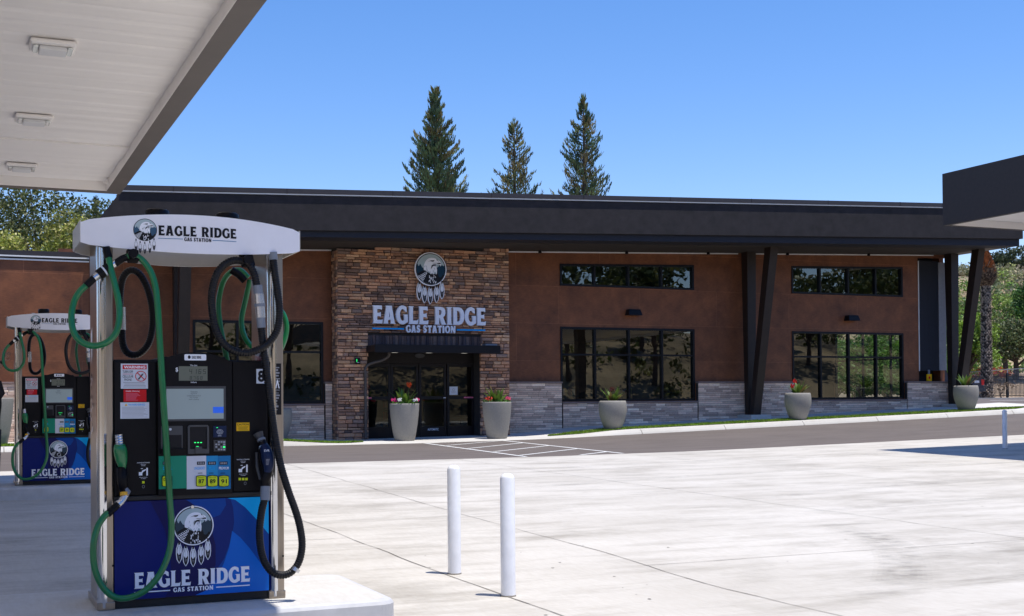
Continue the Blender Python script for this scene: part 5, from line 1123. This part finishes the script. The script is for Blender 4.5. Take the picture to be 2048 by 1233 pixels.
def conifer(X, Y, H, lab, seed, dens=1.0, rbase=.19, gaps=(), name='conifer_tree', cols=((.15,.20,.085),(.10,.16,.08),(.22,.23,.09),(.07,.12,.07),(.27,.23,.11))):
    rnd = random.Random(seed); z0 = G(X, Y)+hill(X, Y)-.1; r = empty(name, (X, Y, z0), lab, 'tree', 'trees around the store')
    t = MB(); t.tube([(X,Y,z0),(X,Y,z0+H*.5),(X,Y,z0+H-.2)], [.38,.22,.02], 'bark', 9); b = MB()
    z = H*.12; lob = [(rnd.uniform(0,6.28), rnd.uniform(.7,1.25)) for _ in range(9)]
    while z < H-.25:
        f = 1-z/H; L0 = H*rbase*(f**.92)+.10
        for _ in range(int(3+3*dens)):
            a = rnd.uniform(0, 6.28); m_ = 1+.28*math.sin(a*2+z*1.15+seed)+.22*math.sin(a*3-z*2.3+seed*2); L = min(L0*m_*rnd.uniform(.62, 1.1), L0*1.12)
            if rnd.random() < .2: continue
            p = Vector((X, Y, z0+z)); d = Vector((math.cos(a), math.sin(a), rnd.uniform(-.15, .22)+.5*(1-f)*.6)).normalized(); N = max(3, int(L/.17)); q = p.copy(); pts = [p.copy()]
            g = rnd.uniform(.6, 1.4); base = rnd.choice(cols)
            for i in range(N):
                q = q+d*(L/N); d = (d+Vector((0,0,.85/N))).normalized(); pts.append(q.copy()); s = (i+1)/N
                if s < .22: continue
                for j in range(int(5*dens)+2):
                    side = Vector((-d.y, d.x, 0)).normalized()*rnd.uniform(-1, 1)*(.18+.28*(1-s))*min(1, L/1.5); c = q+side+Vector((0,0,rnd.uniform(-.14,.10))); dd = (d*.6+side*1.2+Vector((0,0,rnd.uniform(.1,.8)))).normalized(); ln = rnd.uniform(.13,.27); wv = dd.cross(Vector((rnd.gauss(0,1), rnd.gauss(0,1), rnd.gauss(0,1)))).normalized()*rnd.uniform(.02,.05)
                    k = g*rnd.uniform(.7, 1.35); b.tint = tuple(v*k for v in base); b.add([c-wv, c+wv, c+dd*ln+wv*.3, c+dd*ln-wv*.3], [(0,1,2,3)], 'needle')
            if z > H*.3: t.tube(pts[::max(1, N//3)]+[pts[-1]], .022, 'bark', 4, False)
        z += rnd.uniform(.12, .26)*(1+.9*f)/dens**.5
    for k in range(60): c = Vector((X+rnd.gauss(0,.06), Y+rnd.gauss(0,.06), z0+H-rnd.uniform(.0,.9))); b.tint = cols[0]; b.add([c+Vector((-.02,0,0)), c+Vector((.02,0,0)), c+Vector((rnd.gauss(0,.05),0,.25))], [(0,1,2)], 'needle')
    t.build('trunk', r); b.build('crown', r)
def gz(x, y): return G(x, y)+hill(x, y)
for (px, py, D, dn, rb_, lab, sd) in ((870, 172, 80, 1.45, .31, 'tallest and fullest conifer behind the roof, left of the three', 3), (1028, 237, 84, .95, .33, 'short thin conifer behind the roof, middle of the three', 8), (1167, 187, 82, 1.05, .28, 'slender tall conifer behind the roof, right of the three', 21)):
    P = atd(px, py, D); conifer(P.x, P.y, P.z-gz(P.x, P.y), lab, sd, dn, rb_)
P = atd(192, 392, 110); conifer(P.x, P.y, P.z-gz(P.x, P.y), 'small dark conifer between the oak and the left end of the roof', 5, 1.1, .17, cols=((.03,.055,.04),(.025,.045,.035),(.05,.07,.045)))
GO = ((.07,.095,.028),(.10,.125,.035),(.045,.07,.022),(.20,.20,.07)); GY = ((.29,.32,.05),(.38,.40,.09),(.20,.23,.045),(.54,.50,.20))
for (px, py, pb, D, W_, lab, cols, sd, n_, lf_, low_) in (
    (95, 372, 770, 58, 7.0, 'dark spreading oak tree behind the low wing at the left', GO, 11, 70, 260, .42),
    (15, 425, 770, 66, 5.0, 'sparse oak tree at the far left edge with sky showing through', GO, 12, 26, 160, .5),
    (128, 418, 770, 54, 3.2, 'light green bushy tree just above the roof of the low wing', GY, 13, 60, 240, .25),
    (45, 455, 770, 53, 2.6, 'lower yellow green bush above the low wing at the left edge', GY, 14, 50, 200, .25),
    (1935, 628, 790, 92, 4.2, 'bright yellow green tree between the last column and the palm', ((.20,.32,.03),(.26,.38,.05),(.14,.24,.03)), 15, 60, 200, .1),
    (2010, 645, 770, 108, 4.5, 'bright green tree just right of the palm trunk', ((.17,.27,.03),(.22,.32,.05),(.10,.19,.03)), 16, 46, 160, .15),
    (2078, 560, 760, 115, 4.2, 'tall deep green tree at the right edge behind the fence', ((.06,.15,.03),(.09,.19,.04),(.04,.10,.02)), 17, 50, 160, .15),
    (2030, 640, 770, 100, 5.4, 'dark olive round bush behind the mesh fence at the right edge', ((.11,.15,.05),(.17,.18,.08),(.08,.11,.04)), 18, 60, 180, .08)):
    P = atd(px, py, D); z0 = gz(P.x, P.y)-.1; broadleaf(P.x, P.y, P.z-z0, W_, lab, cols, sd, n_, lf_, size=.05+D*.0016, low=low_, z=z0)
for i, (px, py, D) in enumerate(((1655, 660, 78), (1715, 675, 70), (1775, 650, 76), (1835, 670, 82))):
    P = atd(px, py, D); broadleaf(P.x, P.y, P.z-gz(P.x, P.y), 4.4, 'green tree beyond the store, glimpsed through its right window', ((.13,.24,.03),(.18,.30,.05)), 60+i, 40, 90, .2, low=.1, group='trees glimpsed through the store')
for i, (px, py, D) in enumerate(((1625, 735, 58), (1675, 745, 60), (1720, 738, 57), (1765, 742, 60), (1812, 735, 62))):
    P = atd(px, py, D); broadleaf(P.x, P.y, P.z-gz(P.x, P.y), 2.6, 'low green bush beyond the store, glimpsed through its right window', ((.09,.17,.03),(.13,.22,.04)), 80+i, 26, 90, .15, low=.05, trunk=.08, name='shrub', cat='shrub', group='shrubs glimpsed through the store')
P = atd(1987, 735, 98); broadleaf(P.x, P.y, P.z-gz(P.x, P.y), 3.0, 'small red leaved shrub beside the palm trunk', ((.40,.06,.03),(.30,.05,.03),(.35,.28,.04)), 31, 22, 40, .2, low=.3, name='red_shrub', cat='shrub')
P = atd(2003, 757, 84); broadleaf(P.x, P.y, P.z-gz(P.x, P.y), 1.6, 'bare brown shrub in front of the metal fence', ((.12,.08,.05),(.18,.12,.07)), 32, 10, 14, .12, low=.3, trunk=.06, name='bare_shrub', cat='shrub')
# scrub on the slopes (nobody could count it)
def scrub(name, lab, n, area, cols, seed, s0, s1, leaf_n, size, kp=None):
    rnd = random.Random(seed); b = MB(); b.keep = True; c = 0; tries = 0
    while c < n and tries < n*30:
        tries += 1; x = rnd.uniform(area[0], area[1]); y = rnd.uniform(area[2], area[3])
        if kp and not kp(x, y): continue
        if noise.noise(Vector((x*.04, y*.04, seed))) < -.12: continue
        R_ = rnd.uniform(s0, s1)*rnd.uniform(.7, 1.3); g = rnd.uniform(.6, 1.4); base = rnd.choice(cols); cc = [tuple(v*g*q for v in base) for q in (.8, 1, 1.25)]
        leaves(b, (x, y, gz(x, y)+R_*.5), leaf_n, R_, size, cc, rnd, .75); c += 1
    return tag(b.build(name), lab, None, None, 'stuff')
HC_ = ((.25,.24,.13),(.32,.29,.18),(.19,.20,.10),(.36,.31,.20),(.14,.17,.08),(.25,.27,.10))
scrub('hillside_scrub', 'grey green scrub and oaks covering the far hillside', 850, (85, 260, 95, 270), HC_, 41, .7, 1.9, 110, .42, lambda x, y: .70 < x/y < 1.06 and gz(x, y) > 3)
scrub('hillside_scrub', 'green thicket at the foot of the hillside behind the fence', 130, (72, 125, 72, 125), ((.16,.27,.05),(.13,.20,.05),(.24,.34,.06),(.10,.16,.05)), 42, .8, 1.9, 200, .3, lambda x, y: .86 < x/y < 1.06 and x*.3+y*.95 > 101)
scrub('hillside_scrub', 'dry scrub on the slope behind the low wing', 170, (-40, 25, 75, 160), HC_, 43, .8, 1.8, 90, .3, lambda x, y: -.35 < x/y < .16)
# ridge trees
for i, (px, py, D, w_, lab) in enumerate(((2035, 500, 235, 9, 'large dark oak on the ridge line at the right edge'), (1995, 513, 235, 6, 'round dark oak on the ridge line right of the palm head'))):
    P = atd(px, py, D); broadleaf(P.x, P.y, 7, w_, lab, ((.05,.07,.04),(.07,.09,.045)), 50+i, 40, 40, .55, z=P.z-6.4, low=.1)
# slope with trees south of the pumps, seen only as reflections in the windows
rnd_ = random.Random(77)
for i in range(44):
    x = -8+i*3.3+rnd_.uniform(-1.5, 1.5); y = -rnd_.uniform(26, 52); broadleaf(x, y, rnd_.uniform(6.5, 12.5), rnd_.uniform(5, 9), 'oak on the dry slope opposite the store, reflected in its windows', GO, 100+i, 34, 34, .5, trunk=.26, low=.42, group='oaks on the slope opposite the store')
scrub('slope_scrub', 'dry scrub on the slope opposite the store', 420, (-25, 150, -62, -25), GO, 44, .6, 1.6, 40, .45)

# ------------------------------------------------------------------ palm with a trimmed head
P = atd(1974, 797, 84); X, Y = P.x, P.y; z0 = P.z; pr = empty('palm_tree', (X, Y, z0), 'tall palm with a shaggy trunk and a trimmed orange brown head, right end', 'palm')
zt = atd(1972, 572, 84).z; zh = atd(1972, 500, 84).z; b = MB(); b.tint = (.22,.17,.13); rnd = random.Random(9)
b.tube([(X,Y,z0-.2),(X,Y,z0+.6),(X,Y,(z0+zt)/2),(X,Y,zt+.3)], [.46,.38,.31,.29], 'palm_bark', 16)
z = z0
while z < zt+.2:
    rr = .38-.07*(z-z0)/(zt-z0)+(.12 if z < z0+.5 else 0)
    for k in range(13):
        a = 2*math.pi*(k+.5*(int(z/.11) % 2))/13+rnd.uniform(-.1,.1); g = rnd.uniform(.8, 1.8); b.tint = (.46*g,.37*g,.30*g) if rnd.random() < .7 else (.08,.06,.05)
        c = Vector((X+rr*.9*math.cos(a), Y+rr*.9*math.sin(a), z)); s = Vector((-math.sin(a), math.cos(a), 0))*.085; o_ = Vector((math.cos(a), math.sin(a), 0)); b.add([c-s, c+s, c+s*.5+o_*.10+Vector((0,0,.10)), c-s*.5+o_*.10+Vector((0,0,.10)), c+Vector((0,0,.16))], [(0,1,2,3),(3,2,4)], 'palm_bark')
    z += .11
b.build('trunk', pr); b = MB(); b.tint = (.16,.09,.05)
hp = lambda s: .44+.36*math.sin(math.pi/2*min(1, s/.28)) if s < .28 else .80*(1-.96*((s-.28)/.72)**1.35)
b.tube([(X,Y,zt+(zh-zt)*s/10) for s in range(11)], [max(.03, hp(s/10)*.85) for s in range(11)], 'palm_bark', 14)
for k in range(1500):
    s = rnd.uniform(0, 1); rr = hp(s)*.85; a = rnd.uniform(0, 6.28); g = rnd.uniform(.5, 1.45); up = s*.8+.2
    b.tint = (.55*g,.20*g,.06*g) if s > .42+rnd.uniform(-.12,.12) else ((.36*g,.25*g,.17*g) if rnd.random() < .7 else (.09,.055,.04))
    c = Vector((X+rr*math.cos(a), Y+rr*math.sin(a), zt+(zh-zt)*s)); sd = Vector((-math.sin(a), math.cos(a), 0))*.055; o_ = Vector((math.cos(a), math.sin(a), 0)); b.add([c-sd, c+sd, c+sd*.7+o_*.10+Vector((0,0,.16*up+.03)), c-sd*.7+o_*.10+Vector((0,0,.16*up+.03))], [(0,1,2,3)], 'palm_bark')
b.build('head', pr); b = MB(); b.tint = (.16,.22,.06)
for k in range(14): a = rnd.uniform(0,6.28); b.bar((X,Y,zh-.2), (X+.25*math.cos(a),Y+.25*math.sin(a),zh+rnd.uniform(.4,.9)), .05, .01, 'leaf')
b.build('new_fronds', pr)

# ------------------------------------------------------------------ fences
fr_ = empty('metal_fence', (66, 67, 1.3), 'black metal picket fence along the far side of the road', 'fence')
A0 = atd(1880, 798, 86); A1 = atd(2150, 799, 86); A0.z = A1.z = 1.40; d = (A1-A0); Lh = d.length; d.normalize(); nb_ = 6
for i in range(nb_):
    p = A0+d*(Lh*i/nb_); q = A0+d*(Lh*(i+1)/nb_); b = MB()
    for h in (.18, 1.25, 1.50): b.bar(p+Vector((0,0,h)), q+Vector((0,0,h)), .04, .04, 'fence_metal')
    n_ = 17
    for k in range(1, n_): c = p.lerp(q, k/n_); b.bar(c+Vector((0,0,.08)), c+Vector((0,0,1.68)), .03, .03, 'fence_metal')
    b.build('picket_panel', fr_)
for i in range(nb_+1): p = A0+d*(Lh*i/nb_); b = MB(); b.bar(p-Vector((0,0,.2)), p+Vector((0,0,1.74)), .10, .10, 'fence_metal'); b.build('post', fr_)
cf_ = empty('mesh_fence', (69, 70, 1.3), 'grey chain link fence behind the black picket fence', 'fence')
A0 = atd(1925, 770, 93); A1 = atd(2150, 755, 93); A0.z, A1.z = 1.3, 1.8; b = MB(); b.bar(A0+Vector((0,0,1.0)), A1+Vector((0,0,1.0)), .012, 1.98, 'mesh_sheet')
b.build('chain_link', cf_)
for i in range(6): p = A0.lerp(A1, i/5); b = MB(); b.bar(p-Vector((0,0,.3)), p+Vector((0,0,2.1)), .06, .06, 'mesh_grey'); b.build('post', cf_)
b = MB(); b.bar(A0+Vector((0,0,2.03)), A1+Vector((0,0,2.03)), .06, .06, 'mesh_grey'); b.build('top_rail', cf_)
# planted mound and kerb in front of the fence, power wire on the slope
b = MB(); b.keep = True; K0 = atd(1880, 802, 82); K1 = atd(2150, 803, 82); K0.z = K1.z = 1.33
b.bar(K0, K1, .25, .22, 'kerb_concrete'); tag(b.build('far_kerb'), kind='structure')
b = MB(); pts = [atd(x, 662+random.uniform(-.5,.5), 120) for x in range(1880, 2160, 20)]; b.tube(pts, .03, 'mesh_grey', 6); tag(b.build('power_line'), 'thin wire running across the hillside behind the palm', 'wire')

# ------------------------------------------------------------------ dark pickup behind the planter
P = atd(1968, 800, 80); gzp = G(P.x, P.y); T_ = empty('pickup_truck', (P.x, P.y, gzp), 'dark pickup truck, only its rear end and red tail lamp showing behind the last column', 'truck')
dl = (-_R+Vector((0,0,0))); dl.z = 0; dl.normalize(); dw = Vector((-dl.y, dl.x, 0)) ; dw = dw if dw.dot(_F) > 0 else -dw
tp = lambda u, v, w_=0: P.xy.to_3d()+dl*u+dw*w_+Vector((0,0,gzp+v))
def prism(b, poly, w0, w1, m):
    n_ = len(poly); vs = [tp(u, v, w0) for u, v in poly]+[tp(u, v, w1) for u, v in poly]; tri = [tuple(t) for t in tessellate_polygon([[Vector((u, v, 0)) for u, v in poly]])]
    b.add(vs, tri+[tuple(i+n_ for i in t[::-1]) for t in tri]+[(i, (i+1) % n_, n_+(i+1) % n_, n_+i) for i in range(n_)], m)
b = MB(); prism(b, [(.0,.95),(.02,1.25),(.10,1.34),(2.12,1.36),(2.12,.95)], 0, 1.9, 'truck_paint'); prism(b, [(.05,.50),(.0,.951),(.66,.951),(.60,.50)], 0, 1.9, 'truck_paint'); prism(b, [(1.60,.5),(1.54,.951),(2.12,.951),(2.12,.5)], 0, 1.9, 'truck_paint'); prism(b, [(.66,.78),(.66,.951),(1.54,.951),(1.54,.78),(1.4,.88),(1.1,.92),(.8,.88)], .3, 1.6, 'frame_black')
prism(b, [(2.13,.45),(2.13,1.36),(3.7,1.36),(4.7,1.30),(5.3,1.15),(5.4,.5)], 0, 1.9, 'truck_paint'); b.build('body', T_, bevel=.03)
b = MB(); prism(b, [(2.2,1.365),(2.35,1.85),(3.5,1.9),(4.2,1.365)], .12, 1.78, 'truck_paint'); b.build('cab', T_, bevel=.03)
b = MB(); prism(b, [(2.42,1.42),(2.5,1.78),(3.4,1.82),(3.9,1.42)], .10, .118, 'frame_black'); b.build('side_window', T_)
for u in (1.1, 4.5): b = MB(); b.tube([tp(u,.40,.05), tp(u,.40,.32)], .40, 'tyre', 24); o = b.build('wheel', T_); b = MB(); b.tube([tp(u,.40,.03), tp(u,.40,.048)], .24, 'silver_part', 16); b.build('rim', o)
b = MB(); prism(b, [(-.02,.88),(-.02,1.22),(.16,1.22),(.14,.88)], -.02, .12, 'red_lamp'); b.build('tail_lamp', T_, bevel=.01)
b = MB(); prism(b, [(-.12,.48),(-.12,.68),(.30,.68),(.30,.48)], -.01, 1.9, 'pump_gray'); b.build('bumper', T_, bevel=.02)
b = MB()
for u0 in (.30, .46): prism(b, [(u0,1.0),(u0,1.17),(u0+.04,1.17),(u0+.04,1.0)], -.008, -.002, 'ink_white'); prism(b, [(u0+.08,1.0),(u0+.08,1.17),(u0+.12,1.17),(u0+.12,1.0)], -.008, -.002, 'ink_white'); prism(b, [(u0+.04,1.07),(u0+.04,1.10),(u0+.08,1.10),(u0+.08,1.07)], -.007, -.001, 'ink_white')
b.build('lettering', T_)

# ------------------------------------------------------------------ person at the left edge
def person():
    D = 17.6; o3 = lambda px, py, d=D: atd(px, py, d)
    c = o3(-30, 800); gx_, gy_ = c.x, c.y; zg = G(gx_, gy_); H = 1.80
    rt = Vector((_R.x, _R.y, 0)).normalized(); fw = Vector((_F.x, _F.y, 0)).normalized()
    def W_(r_, f_, z): return Vector((gx_, gy_, zg))+rt*r_+fw*f_+Vector((0,0,z))
    hand = o3(13, 716); elb = o3(-12, 745)
    J = dict(pel=(W_(0,0,.95),.15,.12), sp=(W_(0,0,1.15),.15,.115), ch=(W_(.0,0,1.38),.17,.12), nk=(W_(0,.0,1.53),.062,.062), hd=(W_(0,.03,1.66),.082,.095), ht=(W_(0,.01,1.76),.07,.08),
             hl=(W_(-.10,0,.90),.10,.10), kl=(W_(-.12,.03,.50),.062,.062), al=(W_(-.12,0,.09),.045,.045), tl=(W_(-.12,.18,.04),.04,.03), hr=(W_(.10,0,.90),.10,.10), kr=(W_(.11,.03,.50),.062,.062), ar=(W_(.11,0,.09),.045,.045), tr=(W_(.12,.18,.04),.04,.03),
             sr=(W_(.17,0,1.45),.062,.06), er=(elb,.048,.048), wr=(hand-(hand-elb).normalized()*.07,.027,.024), sl=(W_(-.18,0,1.44),.06,.06), el=(W_(-.25,0,1.16),.042,.042), wl=(W_(-.22,.1,.92),.027,.025))
    E_ = [('pel','sp'),('sp','ch'),('ch','nk'),('nk','hd'),('hd','ht'),('pel','hl'),('hl','kl'),('kl','al'),('al','tl'),('pel','hr'),('hr','kr'),('kr','ar'),('ar','tr'),('ch','sr'),('sr','er'),('er','wr'),('ch','sl'),('sl','el'),('el','wl')]
    def hnd(w_, dirv, tag_):
        dirv = dirv.normalized(); side = dirv.cross(fw).normalized(); J['p'+tag_] = (w_+dirv*.05,.034,.017); E_.append(('w'+tag_,'p'+tag_))
        for i, (o_, L_) in enumerate(((-.030,.072),(-.010,.082),(.011,.078),(.030,.062))):
            a = w_+dirv*.085+side*o_; m_ = a+dirv*L_*.5+fw*.008; e_ = m_+dirv*L_*.35+fw*.028
            for n_, q, r_ in (('a',a,.0095),('m',m_,.0088),('e',e_,.0075)): J[f'{n_}{i}{tag_}'] = (q, r_, r_)
            E_.extend([('p'+tag_, f'a{i}{tag_}'), (f'a{i}{tag_}', f'm{i}{tag_}'), (f'm{i}{tag_}', f'e{i}{tag_}')])
        a = w_+dirv*.03-side*.036; e_ = a+dirv*.035-side*.02+fw*.01; f_ = e_+dirv*.025+fw*.01
        J['ta'+tag_] = (a,.011,.011); J['tb'+tag_] = (e_,.010,.010); J['tc'+tag_] = (f_,.008,.008); E_.extend([('p'+tag_,'ta'+tag_),('ta'+tag_,'tb'+tag_),('tb'+tag_,'tc'+tag_)])
    hnd(J['wr'][0], (hand-elb)+Vector((0,0,.12)), 'r'); hnd(J['wl'][0], Vector((0,0,-1))+fw*.3, 'l')
    names = list(J); me = bpy.data.meshes.new('person_body'); root = Vector((gx_, gy_, zg)); me.from_pydata([J[n_][0]-root for n_ in names], [(names.index(a), names.index(b_)) for a, b_ in E_], []); me.materials.append(MATS['skin'])
    o = bpy.data.objects.new('person', me); col.objects.link(o); o.location = root
    sk = o.modifiers.new('skin', 'SKIN'); sk.use_smooth_shade = True
    for i, n_ in enumerate(names): me.skin_vertices[0].data[i].radius = J[n_][1:]; me.skin_vertices[0].data[i].use_root = (n_ == 'pel')
    ss = o.modifiers.new('subdiv', 'SUBSURF'); ss.levels = 1; ss.render_levels = 2
    tag(o, 'person in a black shirt at the left frame edge reaching up to the farther dispenser', 'person')
    b = MB(); N = 20       # shirt and trousers follow the body
    def ringtube(b, L_, m):
        vs = []
        for q, rx, ry in L_:
            for k in range(N): a = 2*math.pi*k/N; vs.append(q+rt*math.cos(a)*rx+fw*math.sin(a)*ry)
        b.add(vs, [(i*N+k, i*N+(k+1) % N, (i+1)*N+(k+1) % N, (i+1)*N+k) for i in range(len(L_)-1) for k in range(N)], m)
    ringtube(b, [(W_(0,0,.86),.20,.15),(W_(0,0,.95),.20,.15),(W_(.0,0,1.12),.205,.15),(W_(0,0,1.3),.225,.155),(W_(0,0,1.42),.225,.145),(W_(0,0,1.49),.17,.11),(W_(0,.0,1.53),.08,.08)], 'shirt_black')
    b.tube([W_(.15,0,1.43), W_(.2,0,1.47), W_(.2,0,1.47).lerp(elb, .55)], [.085,.078,.066], 'shirt_black', 14); b.tube([W_(-.15,0,1.43), W_(-.2,0,1.40), W_(-.235,0,1.22)], [.085,.075,.064], 'shirt_black', 14); b.build('shirt', o, smooth=True); b = MB(); _w = J['wr'][0]; _d = (hand-elb).normalized(); b.tube([_w-_d*.035, _w-_d*.005], .034, 'pump_black', 14); b.build('wristband', o)
    b = MB(); 
    for s in (-1, 1): b.tube([W_(.095*s,0,.96), W_(.10*s,0,.82), W_(.115*s,.02,.5), W_(.115*s,0,.10)], [.125,.118,.085,.07], 'trousers', 14)
    b.build('trousers', o, smooth=True); b = MB(); hc = W_(0,.0,1.69); b.lathe([(.0,.115),(.05,.10),(.085,.06),(.098,.0),(.092,-.05),(.085,-.08)], hc, 'hair', 18); b.build('hair', o, smooth=True)
person()
